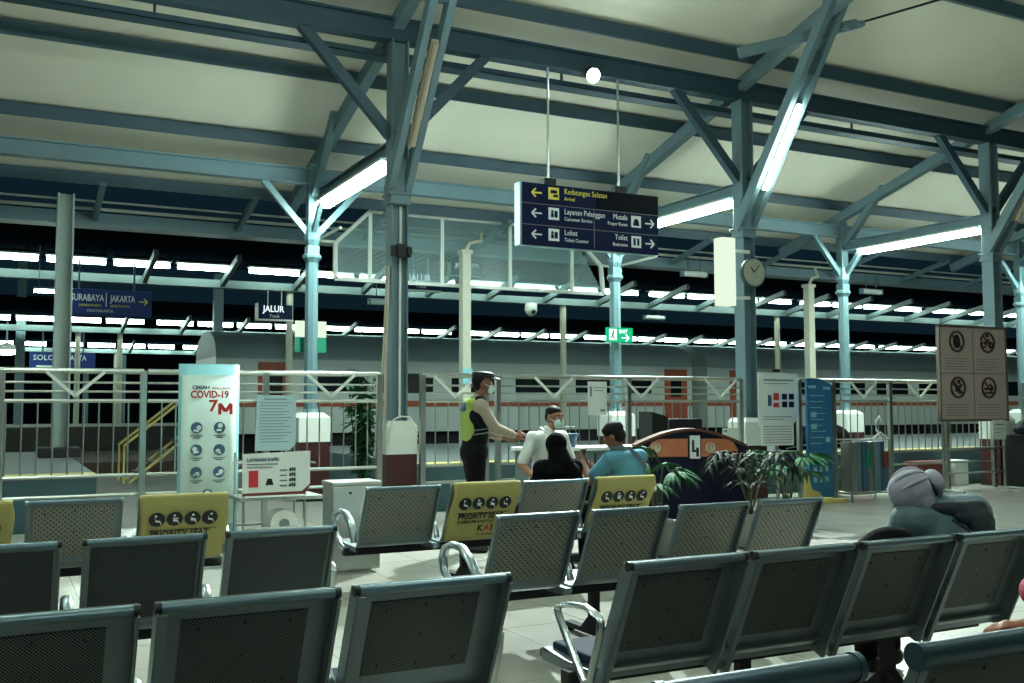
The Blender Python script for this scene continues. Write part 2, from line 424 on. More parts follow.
pos = ('left', 'middle', 'right', 'far right')
where = ('at the left column pair', 'at the column pair with the clock', 'behind the prohibition board', 'at the right edge')
for i, X in enumerate(XS):
    # rafter
    y0, y1 = 18.1, 5.0
    z0, z1 = roofz(y0) - .31, roofz(y1) - .31
    tag(MB().beam((X, y0, z0), (X, y1, z1), .16, .2).obj('rafter', 'paint', bevel=.006), 'sloping roof rafter ' + where[i], 'beam', kind='structure')
    # transverse tie between near and far column
    tag(MB().box(X - .02, X + .02, YA + .1, YB - .1, 4.84, 5.0).box(X - .08, X + .08, YA + .1, YB - .1, 5.0, 5.02).box(X - .08, X + .08, YA + .1, YB - .1, 4.82, 4.84).obj('cross_beam', 'paint'),
        'short cross beam carrying a light ' + where[i], 'beam', kind='structure')
    # near column : H section
    t = thing('column', 'tall blue grey steel near column, ' + ('with the dark strap and white pipe', 'with the round clock', 'standing behind the prohibition board', 'outside the right edge')[i], 'column', (X, YA, 0), 0, None, 'structure')
    s = MB().box(-.115, -.1, -.12, .12, .3, 6.34).box(.1, .115, -.12, .12, .3, 6.34).box(-.1, .1, -.012, .012, .3, 6.34)
    s.obj('shaft', 'paint', t)
    MB().box(-.15, .15, -.15, .15, 4.12, 4.16).box(-.135, .135, -.135, .135, 4.16, 4.24).box(-.16, .16, -.16, .16, 4.24, 4.27).obj('capital', 'paint', t, bevel=.006)
    for sg in (-1, 1):
        MB().beam((sg * .1, 0, 5.05), (sg * 1.32, 0, 6.36), .12, .14).obj('knee_brace', 'paint_dark', t, bevel=.005)
    p = MB().box(-.215, .215, -.215, .215, .84, 1.2).box(-.225, .225, -.225, .225, .95, .965).box(-.225, .225, -.225, .225, 1.03, 1.045)
    p.hexa([(-.215, -.215, 1.2), (.215, -.215, 1.2), (.215, .215, 1.2), (-.215, .215, 1.2), (-.17, -.17, 1.27), (.17, -.17, 1.27), (.17, .17, 1.27), (-.17, .17, 1.27)])
    p.obj('plinth_cap', 'white_paint', t)
    MB().box(-.21, .21, -.21, .21, 0, .84).obj('plinth', 'maroon', t)
    if i == 0:
        MB().box(-.14, .14, -.15, -.12, 3.42, 3.56).box(-.06, .06, -.2, -.15, 3.4, 3.58).box(.08, .14, -.2, -.15, 3.45, 3.55).obj('strap', 'black', t)
        MB().tube([(.03, -.045, 1.3), (.03, -.045, 4.1)], .018).obj('conduit', 'white_paint', t)
        MB().tube([(-.17, -.05, .1), (-.17, -.05, 1.9), (-.13, -.05, 3.3)], .02).tube([(-.21, -.02, .1), (-.2, -.02, 1.9), (-.14, -.02, 3.3)], .014).obj('drain_pipe', 'cream_paint', t)
        MB().tube([(-.2, -.28, .95), (-.17, -.3, 1.27), (-.05, -.26, 1.33), (.1, -.25, 1.32), (.2, -.26, 1.1)], .012, 6).obj('rope', 'white_paint', t, True)
    # raking strut with twin bars
    r = thing('raking_strut', 'twin bar strut raking up towards the viewer ' + where[i], 'strut', (X, YA, 0), 0, None, 'structure')
    for sx in (-.12, .12):
        MB().beam((sx, .02, 4.25), (sx, -2.35, 7.6), .095, .17).obj('bar', 'paint', r, bevel=.004)
    MB().box(-.13, .13, -.1, .1, 4.2, 4.75).obj('gusset', 'paint', r, bevel=.01)
    MB().beam((0, -1.5, 6.36), (0, -1.66, 6.6), .3, .12).obj('packing', 'paint_dark', r)
    # far column : cast iron
    t = thing('column', 'slim cast iron far column painted pale blue, ' + ('behind the green and white sign', 'with the green exit sign', 'between the board and the blue standing sign', 'at the right edge behind the board')[i], 'column', (X - .1 + .05 * i, YB, 0), 0, None, 'structure')
    s = MB().lathe([(.15, 1.2), (.14, 1.35), (.115, 1.42), (.105, 3.82), (.13, 3.86), (.16, 3.9), (.16, 3.94), (.125, 3.97)], n=8)
    s.obj('shaft', 'paint_pale', t)
    MB().box(-.1, .1, -.1, .1, 3.95, 4.1).lathe([(.1, 4.1), (.14, 4.2), (.14, 4.35), (.1, 4.5)], n=8).box(-.09, .09, -.09, .09, 4.45, roofz(YB) - .42).obj('capital', 'paint_pale', t, bevel=.008)
    for sg in (-1, 1):
        MB().beam((sg * .08, 0, 4.3), (sg * .82, 0, 5.13), .09, .1).obj('knee_brace', 'paint_pale', t, bevel=.004)
    MB().beam((0, -.06, 4.3), (0, -.6, 4.84), .07, .09).obj('knee_brace', 'paint_pale', t, bevel=.004)
    MB().beam((0, -.1, 4.95), (0, -1.2, 6.02), .12, .14).obj('strut', 'paint', t, bevel=.004)
    MB().box(-.26, .26, -.26, .26, .89, 1.28).hexa([(-.26, -.26, 1.28), (.26, -.26, 1.28), (.26, .26, 1.28), (-.26, .26, 1.28), (-.17, -.17, 1.36), (.17, -.17, 1.36), (.17, .17, 1.36), (-.17, .17, 1.36)]).obj('plinth_cap', 'white_paint', t)
    MB().box(-.25, .25, -.25, .25, 0, .89).obj('plinth', 'maroon', t)

# light battens under the cross beams
spans = ((12.78, 15.85), (12.72, 15.6), (12.72, 15.65), (12.72, 15.65))
for i, X in enumerate(XS):
    t = thing('batten_light', 'wide lit batten light under the cross beam ' + where[i], 'light', (X, 0, 4.82), 0, 'batten lights under the cross beams')
    a, c = spans[i]
    MB().box(-.14, .14, a, c, -.045, -.002).obj('housing', 'white_paint', t)
    MB().prism([(-.13, a + .02, -.045), (.13, a + .02, -.045), (.12, a + .02, -.1), (.07, a + .02, -.135), (-.07, a + .02, -.135), (-.12, a + .02, -.1)], (0, c - a - .04, 0)).obj('diffuser', 'tube', t)
# tubes in the raking struts
for i, X in enumerate(XS[:3]):
    lit = i == 1
    t = thing('strut_light', ('brown unlit tube set in the left raking strut', 'lit tube set in the raking strut above the clock column', 'unlit tube set in the right raking strut')[i], 'light', (X, YA, 0))
    d = Vector((0, -2.37, 3.35)).normalized(); p = Vector((0, .02, 4.25)) + Vector((0, -.06, -.05))
    MB().beam(p + d * .75, p + d * 2.15, .1, .05).obj('housing', 'white_paint' if lit else 'dim_tube', t)
    q = Vector((0, -.045, -.03))
    MB().cyl(p + d * .78 + q, p + d * 2.12 + q, .042).obj('lamp_tube', 'tube_thin' if lit else 'dim_tube', t, True)

# twin tube pendants added out of view over the seats, as fill light
first = None
for (x, y) in FILL_LAMPS:
    z = 5.9
    if first is None:
        first = thing('fill_pendant', 'added unseen twin tube pendant light hung from the roof over the seating', 'light', (x, y, z), 0, 'added fill pendants over the seating')
        MB().box(-1.2, 1.2, -.05, .05, 0, .05).obj('housing', 'white_paint', first)
        for sy in (-.09, .09): MB().cyl((-1.18, sy, .02), (1.18, sy, .02), .03, None, 10).obj('lamp_tube', 'fill_tube', first, True)
        for sx in (-.9, .9): MB().cyl((sx, 0, .05), (sx, 0, 1.9), .01, None, 6).obj('hanger_rod', 'stainless', first)
    else:
        o = copy_tree(first); o.location = (x, y, z)
# flood lamp under the girder
t = thing('flood_lamp', 'small glaring flood lamp under the girder above the hanging sign', 'lamp', (7.6, 12.3, 6.3))
MB().box(-.02, .02, -.02, .16, .02, .1).obj('bracket', 'black', t)
MB().cyl((0, .06, .0), (0, -.05, -.05), .075, .11, 14).obj('lamp_body', 'black', t, True)
MB().cyl((0, -.052, -.052), (0, -.06, -.056), .1, .1, 14).obj('lamp_glass', 'flood', t)
# guy wire with turnbuckle at top right
t = thing('guy_wire', 'steel guy wire with turnbuckle leaving the strut above the clock column', 'wire', (XS[1], 10.6, 6.95))
MB().beam((-.9, .9, -.28), (.5, -.1, .06), .1, .16).obj('turnbuckle', 'paint', t, bevel=.02)
MB().lathe([(.05, 0), (.09, .03), (.09, .08), (.05, .1)], (.52, -.1, 0), 10).lathe([(.04, 0), (.08, .03), (.08, .1), (.04, .12)], (.34, 0, -.05), 10).obj('bolt', 'paint', t, True)
MB().tube([(.5, -.1, .07), (5.2, -2.6, 1.6)], .018, 6).obj('wire', 'black', t, True)
# ------------------------------------------------------------------ eave gutter, canopies
t = thing('gutter', 'grey gutter board hung beyond the eave on sloping brackets', 'gutter', (0, 0, 0), 0, None, 'structure')
MB().box(-6, 40, 19.5, 19.56, 4.74, 4.97).box(-6, 40, 19.56, 19.95, 4.74, 4.77).obj('gutter_board', 'paint', t)
for k in range(14):
    x = -3.6 + 2.55 * k
    MB().beam((x, 17.95, 5.2), (x, 19.5, 4.86), .1, .1).obj('bracket', 'paint', t)
MB().tube([(-6, 19.3, 5.0), (40, 19.3, 5.0)], .03).tube([(-6, 19.2, 5.12), (40, 19.2, 5.12)], .02).obj('pipe', 'cream_paint', t)
for x, lab in ((.94, 'wide pale post standing on the left platform behind the fence'), (8.19, 'cream post rising in front of the glass screen'), (17.17, 'cream post with bent pipe at its head, near the blue standing sign')):
    zt = {.94: 4.98, 8.19: 4.54, 17.17: 4.34}[x]
    c = thing('column', lab, 'post', (x, 18.05, .65), 0, None, 'structure')
    wv = .13 if x < 1 else .09
    b = MB().box(-wv, -wv + .03, -wv, wv, 0, zt - .65).box(wv - .03, wv, -wv, wv, 0, zt - .65).box(-wv, wv, -.02, .02, 0, zt - .65)
    if x > 1: b = MB().box(-wv, wv, -wv, wv, 0, zt - .65)
    b.obj('shaft', 'post_grey' if x < 1 else 'cream_paint', c, bevel=.006)
    if x > 1:
        MB().box(-wv * 1.3, wv * 1.3, -wv * 1.3, wv * 1.3, zt - .72, zt - .65).tube([(0, 0, zt - .7), (.1, .0, zt - .5), (.4, .1, zt - .42), (.5, .3, zt - .2)], .035).obj('head_pipe', 'cream_paint', c, True)
        if x < 10: MB().box(-.1, .1, -.13, -.09, 1.25, 1.55).obj('meter_box', 'banner_edge', c)
    else:
        MB().box(-.32, .3, -.3, .3, 0, .16).obj('foot', 'rubber', c, bevel=.02)

def canopy(name, label, y0, y1, zr, xs, xa, xb, pitch_rib, yl, zl, tlabel, tgroup, tube0, posts=True):
    t = thing('canopy', label, 'canopy', (0, 0, 0), 0, None, 'structure')
    MB().prism([(xa, y0, zr + .12), (xa, y1 + .3, zr + .02), (xa, y1 + .3, zr + .05), (xa, y0, zr + .15)], (xb - xa, 0, 0)).obj('roof_sheet', 'corr_dark', t)
    MB().box(xa, xb, y1 - .06, y1, zr - .48, zr - .3).box(xa, xb, y1 - .14, y1 + .1, zr - .49, zr - .47).obj('fascia', 'deck', t)
    n = int((xb - xa) / pitch_rib)
    for k in range(min(n, 40)):
        x = xa + .6 + k * pitch_rib
        MB().beam((x, y1, zr - .4), (x, y1 - 1.9, zr - .02), .1, .14).obj('rib', 'deck', t)
    for x in xs:
        MB().cyl((x, y1, .0), (x, y1, zr - .48), .085, None, 10).obj('post', 'cream_paint', t, True)
    k = 0; first = None
    nx = xa + .3
    while nx < xb - 1.3:
        if first is None:
            first = thing('platform_light', tlabel, 'light', (nx, yl, zl), 0, tgroup)
            MB().box(0, 1.22, -.14, .14, .03, .07).obj('housing', 'deck', first)
            MB().cyl((.03, 0, -.045), (1.19, 0, -.045), tube0, None, 8).obj('lamp_tube', 'tube_far', first, True)
        else:
            o = copy_tree(first); o.location = (nx, yl, zl)
        nx += 1.34 if (k % 4) else 1.6
        k += 1
canopy('a', 'first platform canopy with ribs and a long fascia, beyond the gutter', 20.2, 24.0, 4.72, (-1.3, 6.25, 13.85, 21.5), -8, 40, 1.72, 23.5, 4.66,
       'lit tube in the long row under the first platform canopy', 'tubes under the first canopy', .055)
canopy('b', 'second platform canopy beyond the train', 31.5, 36.0, 4.42, (2.35, 3.65, 11, 19, 27), -14, 58, 1.9, 35.7, 4.36,
       'lit tube in the long row under the second platform canopy', 'tubes under the second canopy', .075)
canopy('c', 'third platform canopy, farthest back', 46, 51.0, 4.5, (-4, 5, 14, 24, 36), -22, 76, 3.0, 50.7, 4.42,
       'lit tube in the row under the third and farthest canopy', 'tubes under the third canopy', .1)
for x, y, zt, rr, lab in ((.66, 36.6, 6.4, .14, 'dark blue grey post far back at the left edge'), (5.8, 30.5, 5.4, .13, 'dark blue grey post far back beside the coach'), (2.95, 40.5, 3.3, .09, 'thin pale post far back, between taller posts'), (4.4, 42, 3.5, .09, 'thin pale post far back near the direction sign')):
    tag(MB().box(x - rr, x + rr, y - rr, y + rr, -.06, zt).box(x - rr * 1.6, x + rr * 1.6, y - rr * 1.6, y + rr * 1.6, -.06, .5).obj('column', 'paint'), lab, 'post', kind='structure')

# glass screen between eave and first canopy
t = thing('glass_screen', 'dusty glass screen in a white frame with clipped corners, under the eave', 'glass screen', (0, 18.3, 0))
outline = [(5.62, 3.86), (5.62, 4.54), (6.3, 5.2), (10.7, 5.2), (11.5, 4.47), (11.56, 3.86)]
for a, c in zip(outline, outline[1:] + outline[:1]):
    MB().beam((a[0], 0, a[1]), (c[0], 0, c[1]), .07, .08, up=(0, 1, 0)).obj('frame_bar', 'white_paint', t)
for x in (6.3, 7.8, 9.31, 10.78):
    MB().box(x - .035, x + .035, -.03, .03, 3.86, 5.18).obj('mullion', 'white_paint', t)
cuts = [5.62, 6.3, 7.8, 9.31, 10.78, 11.56]
def ztop(x):
    for a, c in zip(outline[1:], outline[2:]):
        if a[0] <= x <= c[0]: return a[1] + (c[1] - a[1]) * (x - a[0]) / (c[0] - a[0])
    return 4.5
for a, c in zip(cuts, cuts[1:]):
    MB().prism([(a, -.004, 3.86), (c, -.004, 3.86), (c, -.004, ztop(c)), (a, -.004, ztop(a))], (0, .008, 0)).obj('glass_pane', 'glass', t)
MB().tube([(5.6, 0, 4.56), (5.25, 0, 4.56), (5.25, -1.5, 4.56)], .03, 6).obj('stay', 'white_paint', t)
MB().tube([(11.5, 0, 4.47), (11.9, 0, 4.47), (11.9, -1.5, 4.5)], .03, 6).obj('stay', 'white_paint', t)

# ------------------------------------------------------------------ train
def coach(x0, x1, label, doors, wins):
    t = thing('train_coach', label, 'train', (x0, 25.7, 0), 0, 'coaches standing at the platform')
    L = x1 - x0
    prof = [(0, .78), (0, 2.72), (.06, 2.95), (.3, 3.2), (.9, 3.4), (1.4, 3.44), (1.9, 3.4), (2.5, 3.2), (2.74, 2.95), (2.8, 2.72), (2.8, .78)]
    MB().prism([(0, y, z) for y, z in prof[:2] + prof[-2:]], (L, 0, 0)).obj('body', 'train_grey', t)
    MB().prism([(0, y, z) for y, z in prof[1:-1]], (L, 0, 0)).obj('roof', 'train_roof', t, True)
    MB().box(-.0, L, -.03, 0, 2.68, 2.74).obj('gutter', 'train_roof', t)
    MB().box(0, L, -.012, 0, 1.46, 1.62).obj('stripe', 'orange', t)
    for a, c in wins: MB().box(a, c, -.015, .005, 1.82, 2.36).obj('window', 'train_glass', t, bevel=.03)
    for a in doors:
        d = MB().box(a, a + .85, -.02, .01, .9, 2.6).obj('door', 'orange', t)
        MB().box(a + .22, a + .62, -.03, -.015, 1.75, 2.35).obj('door_window', 'train_glass', d)
    b = MB().box(.6, L - .6, .3, 2.5, .3, .78)
    for k in range(int(L / 3)): b.box(1 + 3 * k, 2.4 + 3 * k, .06, .3, .35, .75)
    b.obj('underframe', 'rubber', t)
    for xw in (2.2, 4.4, L - 4.4, L - 2.2):
        MB().cyl((xw, .5, .42), (xw, .62, .42), .42, None, 20).cyl((xw, 2.1, .42), (xw, 2.22, .42), .42, None, 20).obj('wheel', 'rubber', t, True)
    return t
coach(4.85, 19.5, 'long pale grey coach with an orange stripe behind the fence, left of the gap', (1.05, 13.6), [(2.4 + 2.0 * k, 3.85 + 2.0 * k) for k in range(5)] + [(12.35, 13.1)])
coach(20.1, 40.0, 'pale grey coach right of the gap, running behind the blue standing sign', (.9, 18), [(3.2 + 2.1 * k, 4.75 + 2.1 * k) for k in range(7)])
for yy in (26.4, 27.8):
    tag(MB().box(-30, 70, yy - .035, yy + .035, -.06, .02).obj('rail', 'stainless'), 'nearer running rail under the coaches' if yy < 27 else 'farther running rail under the coaches', 'rail', kind='structure')

# ------------------------------------------------------------------ fence
FY = 12.2
def fence_panel(name, x0, x1, label, bars=True, vees=(), posts=None, zb=.69, step=.155, group='steel fence panels'):
    t = thing('fence', label, 'fence', (x0, FY, 0), 0, group)
    L = x1 - x0
    MB().tube([(0, 0, 1.86), (L, 0, 1.86)], .032).obj('top_rail', 'stainless', t, True)
    for z, r_ in ((1.73, .014), (1.63, .014), (1.525, .024), (zb, .024), (.47, .02)):
        MB().tube([(0, 0, z), (L, 0, z)], r_, 6).obj('rail', 'stainless', t, True)
    for x in (posts if posts is not None else (0, L)):
        MB().box(x - .035, x + .035, -.035, .035, 0, 1.87).obj('post', 'stainless', t, bevel=.006)
        MB().box(x - .08, x + .08, -.07, .07, 0, .012).obj('base_plate', 'stainless', t)
    n = max(1, int(L / step))
    for k in range(1, n):
        x = k * L / n
        MB().tube([(x, 0, zb), (x, 0, 1.525)], .0095, 6).obj('bar', 'stainless', t, True)
    for x in vees:
        MB().beam((x - .3, -.04, 1.85), (x, -.04, 1.58), .035, .02, up=(0, 1, 0)).beam((x + .3, -.04, 1.85), (x, -.04, 1.58), .035, .02, up=(0, 1, 0)).obj('chevron', 'white_paint', t)
    return t
fence_panel('f', -2.4, 1.5, 'long steel fence panel at far left, with a chevron brace', vees=(3.18,), posts=(0, 1.05, 2.45, 3.9))
fence_panel('f', 1.55, 4.34, 'steel fence panel behind the aqua banner, ending at the left column', vees=(2.15,), posts=(1.35, 2.79))
fence_panel('f', 4.93, 5.84, 'steel gate leaf just right of the left column, behind the guard', vees=(.45,), posts=(0, .91))
fence_panel('f', 6.02, 10.17, 'long steel fence panel with the white notice, between gate and clock column', vees=(.85, 2.3, 3.75), posts=(0, 2.1, 4.15))
fence_panel('f', 11.35, 15.9, 'steel fence panel between blue standing sign and dark cabinet', vees=(1.37, 2.68), posts=(0, .72, 2.0, 3.35, 4.55))
fence_panel('f', 16.75, 21, 'steel fence panel at the right edge behind the dark cabinet', vees=(1.3,), posts=(0, 2.1, 4.2))

# ------------------------------------------------------------------ signs
def arrow(x, z, s, d, m, parent, y):
    b = MB()
    b.beam((x - s * .5, y, z), (x + s * .5, y, z), .004, s * .14)
    tip = x + d * s * .55
    for sg in (-1, 1): b.beam((tip, y, z), (tip - d * s * .42, y, z + sg * s * .4), .004, s * .16)
    return b.obj('arrow', m, parent)

sg_ = thing('hanging_sign', 'large navy direction sign with white arrows hanging under the girder', 'sign', (6.45, 12.37, 3.71))
K = 1.078
sg_.scale = (K, K, K)
W, H = 2.17, .83
MB().box(0, W, 0, .15, 0, H).obj('sign_box', 'sign_side', sg_, bevel=.005)
MB().box(.03, W, -.012, 0, 0, H - .005).obj('sign_face', 'sign_navy', sg_)
MB().box(.03, W, -.015, -.012, .27, .278).box(.03, W, -.015, -.012, .55, .558).box(1.12, 1.128, -.015, -.012, .02, .55).obj('divider', 'ink_grey', sg_)
MB().box(1.15, W, -.014, -.012, .56, H - .01).obj('blank_field', 'sign_blank', sg_)
def pict(x, z, s, m, kind):
    MB().box(x, x + s, -.016, -.012, z, z + s).obj('pictogram', m, sg_, bevel=.0)
    b = MB()
    if kind == 'door': b.box(x + s * .2, x + s * .8, -.019, -.016, z + s * .5, z + s * .78).box(x + s * .45, x + s * .9, -.019, -.016, z + s * .2, z + s * .42)
    elif kind == 'desk': b.cyl((x + s * .35, -.019, z + s * .68), (x + s * .35, -.016, z + s * .68), s * .12).box(x + s * .22, x + s * .48, -.019, -.016, z + s * .2, z + s * .55).box(x + s * .55, x + s * .85, -.019, -.016, z + s * .2, z + s * .75)
    elif kind == 'dome': b.cyl((x + s * .5, -.019, z + s * .5), (x + s * .5, -.016, z + s * .5), s * .25, None, 16).box(x + s * .2, x + s * .8, -.019, -.016, z + s * .15, z + s * .42)
    else: b.box(x + s * .2, x + s * .42, -.019, -.016, z + s * .2, z + s * .8).box(x + s * .58, x + s * .8, -.019, -.016, z + s * .2, z + s * .8)
    b.obj('pictogram_shape', 'sign_navy', sg_)
rows = [('Kedatangan Selatan', 'Arrival', .6, 'ink_yellow', 'door'), ('Layanan Pelanggan', 'Customer Service', .33, 'ink_white', 'desk'), ('Loket', 'Ticket Counter', .05, 'ink_white', 'desk')]
for a, c, z, m, k in rows:
    arrow(.25, z + .1, .14, -1, m, sg_, -.014)
    pict(.42, z + .03, .16, m, k)
    text(a, .105, (.66, -.014, z + .1), m, sg_, sx=.82)
    text(c, .07, (.66, -.014, z + .02), m, sg_, sx=.85)
for a, c, z, k in (('Musala', 'Prayer Room', .33, 'dome'), ('Toilet', 'Restroom', .05, 'wc')):
    arrow(2.02, z + .1, .14, 1, 'ink_white', sg_, -.014)
    pict(1.72, z + .03, .16, 'ink_white', k)
    text(a, .105, (1.66, -.014, z + .1), 'ink_white', sg_, align='RIGHT', sx=.82)
    text(c, .07, (1.66, -.014, z + .02), 'ink_white', sg_, align='RIGHT', sx=.85)
for x in (.47, 1.58):
    MB().cyl((x, .08, H), (x, .08, 2.44), .017, None, 8).obj('hanger_rod', 'stainless', sg_, True)
    MB().box(x - .09, x + .09, .02, .14, H, H + .09).obj('clamp', 'black', sg_)

t = thing('direction_sign', 'blue sign over the left platform pointing right to the second city name', 'sign', (1.1, 23.0, 3.40))
MB().box(.0, 1.86, 0, .15, 0, .56).obj('sign_box', 'sign_blue', t, bevel=.01)
text('SURABAYA', .2, (.24, -.004, .27), 'ink_white', t, bold=.002, sx=.66)
text('JAKARTA', .2, (1.02, -.004, .27), 'ink_white', t, bold=.002, sx=.6)
text('SURABAYA KOTA', .07, (.4, -.004, .18), 'ink_yellow', t, sx=.8)
text('JAKARTA KOTA', .07, (1.02, -.004, .18), 'ink_yellow', t, sx=.8)
text('YOGYAKARTA', .08, (.55, -.004, .06), 'ink_white', t)
MB().box(.93, .945, -.005, 0, .2, .5).obj('divider', 'ink_white', t)
arrow(1.68, .33, .17, 1, 'ink_yellow', t, -.005)
arrow(.1, .33, .12, -1, 'ink_yellow', t, -.005)
MB().cyl((.4, .07, .56), (.4, .07, 1.2), .02).obj('hanger_rod', 'paint_dark', t)
MB().cyl((1.5, .07, .56), (1.5, .07, 1.2), .02).obj('hanger_rod', 'paint_dark', t)
t = thing('direction_sign', 'small blue sign far back at left, below the lit tubes', 'sign', (1.0, 38.5, 2.75))
MB().box(0, 2.1, 0, .15, 0, .62).obj('sign_box', 'sign_blue', t)
text('SOLO', .26, (.1, -.004, .3), 'ink_white', t); text('JAKARTA', .26, (.95, -.004, .3), 'ink_white', t, sx=.8)
MB().box(.2, 1.2, -.005, 0, .1, .17).obj('lettering', 'ink_white', t)
MB().cyl((.4, .07, .62), (.4, .07, 1.45), .03).cyl((1.7, .07, .62), (1.7, .07, 1.45), .03).obj('hanger_rod', 'paint_dark', t)

def jalur(x, y, z, w_, h_, label, sub):
    t = thing('track_sign', label, 'sign', (x, y, z), 0, None)
    MB().box(0, w_, 0, .14, 0, h_).obj('sign_box', 'sign_navy', t)
    MB().box(-.03, 0, -.01, .15, -.02, h_ + .02).box(-.03, w_ + .02, -.02, .15, -.03, 0).obj('casing', 'white_paint', t)
    text('JALUR', h_ * .62, (.14 * w_, -.005, h_ * .38), 'lit_letter', t, bold=.003, sx=.85)
    text(sub, h_ * .3, (.32 * w_, -.005, h_ * .06), 'ink_white', t)
    for q in (.3, .7): MB().cyl((w_ * q, .07, h_), (w_ * q, .07, h_ + .35), .012).obj('hanger_rod', 'white_paint', t)
    return t
jalur(4.42, 19.3, 3.14, .66, .28, 'small track sign hanging left of the far left column', 'Track')
jalur(7.8, 20.4, 4.0, .85, .36, 'track sign seen through the glass screen, lower of the two', 'Track')
jalur(9.35, 21.4, 4.72 - .2, .75, .42, 'track sign seen through the glass screen, upper of the two', 'Track')

t = thing('notice_board', 'white over green square board fixed on the far left column', 'board', (4.38, 16.42, 2.36))
MB().box(0, .52, 0, .05, .25, .52).obj('white_field', 'lightbox', t); MB().box(0, .52, 0, .05, 0, .25).obj('green_field', 'green', t)
t = thing('exit_sign', 'small green exit sign with running figure on the middle far column', 'sign', (10.15, 15.92, 2.66))
MB().box(0, .56, 0, .08, 0, .27).obj('sign_face', 'exit', t)
MB().box(.03, .2, -.005, 0, .03, .24).obj('figure_field', 'ink_white', t)
b = MB().cyl((.12, -.009, .2), (.12, -.005, .2), .022).beam((.12, -.007, .18), (.1, -.007, .11), .004, .04).beam((.1, -.007, .12), (.15, -.007, .05), .004, .022).beam((.1, -.007, .12), (.06, -.007, .07), .004, .022)
b.obj('running_figure', 'green', t)
text('EXIT', .09, (.25, -.005, .15), 'ink_white', t, bold=.002); arrow(.38, .08, .16, 1, 'ink_white', t, -.006)
t = thing('light_box', 'tall plain white light box beside the clock column', 'light box', (9.9, 12.25, 3.0))
MB().box(0, .27, 0, .2, 0, 1.06).obj('casing', 'lightbox', t, bevel=.01)
MB().box(.27, .62, .08, .12, .85, .9).box(.27, .62, .08, .12, .12, .17).obj('bracket', 'white_paint', t)
t = thing('wall_clock', 'round dusty clock on the middle near column', 'clock', (10.52, 12.3, 3.54), 0)
MB().cyl((0, 0, 0), (0, -.06, 0), .235, None, 28).obj('casing', 'paint_dark', t, True)
MB().cyl((0, -.06, 0), (0, -.066, 0), .21, None, 28).obj('clock_face', 'clock_face', t)
MB().beam((0, -.07, 0), (-.07, -.07, .08), .004, .02).obj('hour_hand', 'ink', t); MB().beam((0, -.072, 0), (.1, -.072, .12), .004, .014).obj('minute_hand', 'ink', t)
MB().beam((0, 0, 0), (0, .1, 0), .06, .06).obj('bracket', 'paint_dark', t)
# unlit emergency battens and small fittings
for x, y, z, lab in ((7.1, 20.6, 3.72, 'unlit batten hanging below the glass screen'), (14.2, 19.0, 4.55, 'unlit white batten under the gutter right of the hanging sign'), (16.6, 24.05, 4.02, 'small unlit batten under the fascia between clock and exit sign'), (19.9, 19.0, 4.42, 'unlit white batten under the gutter near the right column')):
    t = thing('emergency_light', lab, 'light', (x, y, z))
    MB().cyl((0, 0, 0), (.65, 0, 0), .07, None, 12).obj('tube_cover', 'paper', t, True)
    MB().box(-.03, 0, -.07, .07, -.07, .07).obj('end_cap', 'paint', t)
    MB().box(.65, .68, -.07, .07, -.07, .07).obj('end_cap', 'paint', t)
    MB().cyl((.15, 0, .05), (.15, 0, .42), .01).cyl((.5, 0, .05), (.5, 0, .42), .01).obj('hanger', 'paint_dark', t)
t = thing('ceiling_camera', 'white dome camera under the fascia, middle of the glass screen', 'camera', (12.8, 23.9, 4.05))
MB().lathe([(.05, .2), (.16, .18), (.17, .0), (.13, -.1), (.05, -.16)], n=16).obj('dome', 'white_paint', t, True)
MB().cyl((0, -.1, -.05), (0, -.16, -.06), .06).obj('lens', 'black', t)

t = thing('platform_lamp', 'round glaring lamp far back at the left edge, under the distant canopies', 'lamp', (.28, 38.2, 3.35))
MB().lathe([(.1, .3), (.42, .12), (.45, .05), (.4, .05)], n=18).obj('shade', 'white_paint', t, True)
MB().ell((0, 0, .02), (.34, .34, .14)).obj('bulb', 'tube_far', t, True)
MB().cyl((0, 0, .25), (0, 0, 1.1), .03).obj('hanger_rod', 'paint', t)
t = thing('platform_light', 'short single lit tube hung above the blue direction sign at left', 'light', (.62, 22.6, 3.85))
MB().box(0, .5, -.05, .05, .02, .06).obj('housing', 'deck', t); MB().cyl((.01, 0, -.02), (.49, 0, -.02), .035, None, 8).obj('lamp_tube', 'tube_far', t, True)
for x in (.1, .4): MB().cyl((x, 0, .06), (x, 0, .92), .008, None, 6).obj('hanger', 'paint_dark', t)
t = thing('stair', 'small steel stair with sloping pale handrails in the left yard', 'stair', (2.4, 21.5, -.06))
for y in (0, .9):
    MB().tube([(0, y, .0), (1.1, y, .9), (1.6, y, .9)], .03).obj('stringer', 'yellow_line', t, True)
    MB().tube([(-.1, y, 0), (-.1, y, .75), (1.0, y, 1.65), (1.6, y, 1.65), (1.6, y, .9)], .028).obj('handrail', 'yellow_line', t, True)
for k in range(4): MB().box(.15 + .26 * k, .42 + .26 * k, 0, .9, .18 + .21 * k, .22 + .21 * k).obj('tread', 'platform_top', t)
for y in (.05, .85): MB().box(1.54, 1.62, y - .04, y + .04, 0, .9).obj('leg', 'paint', t)
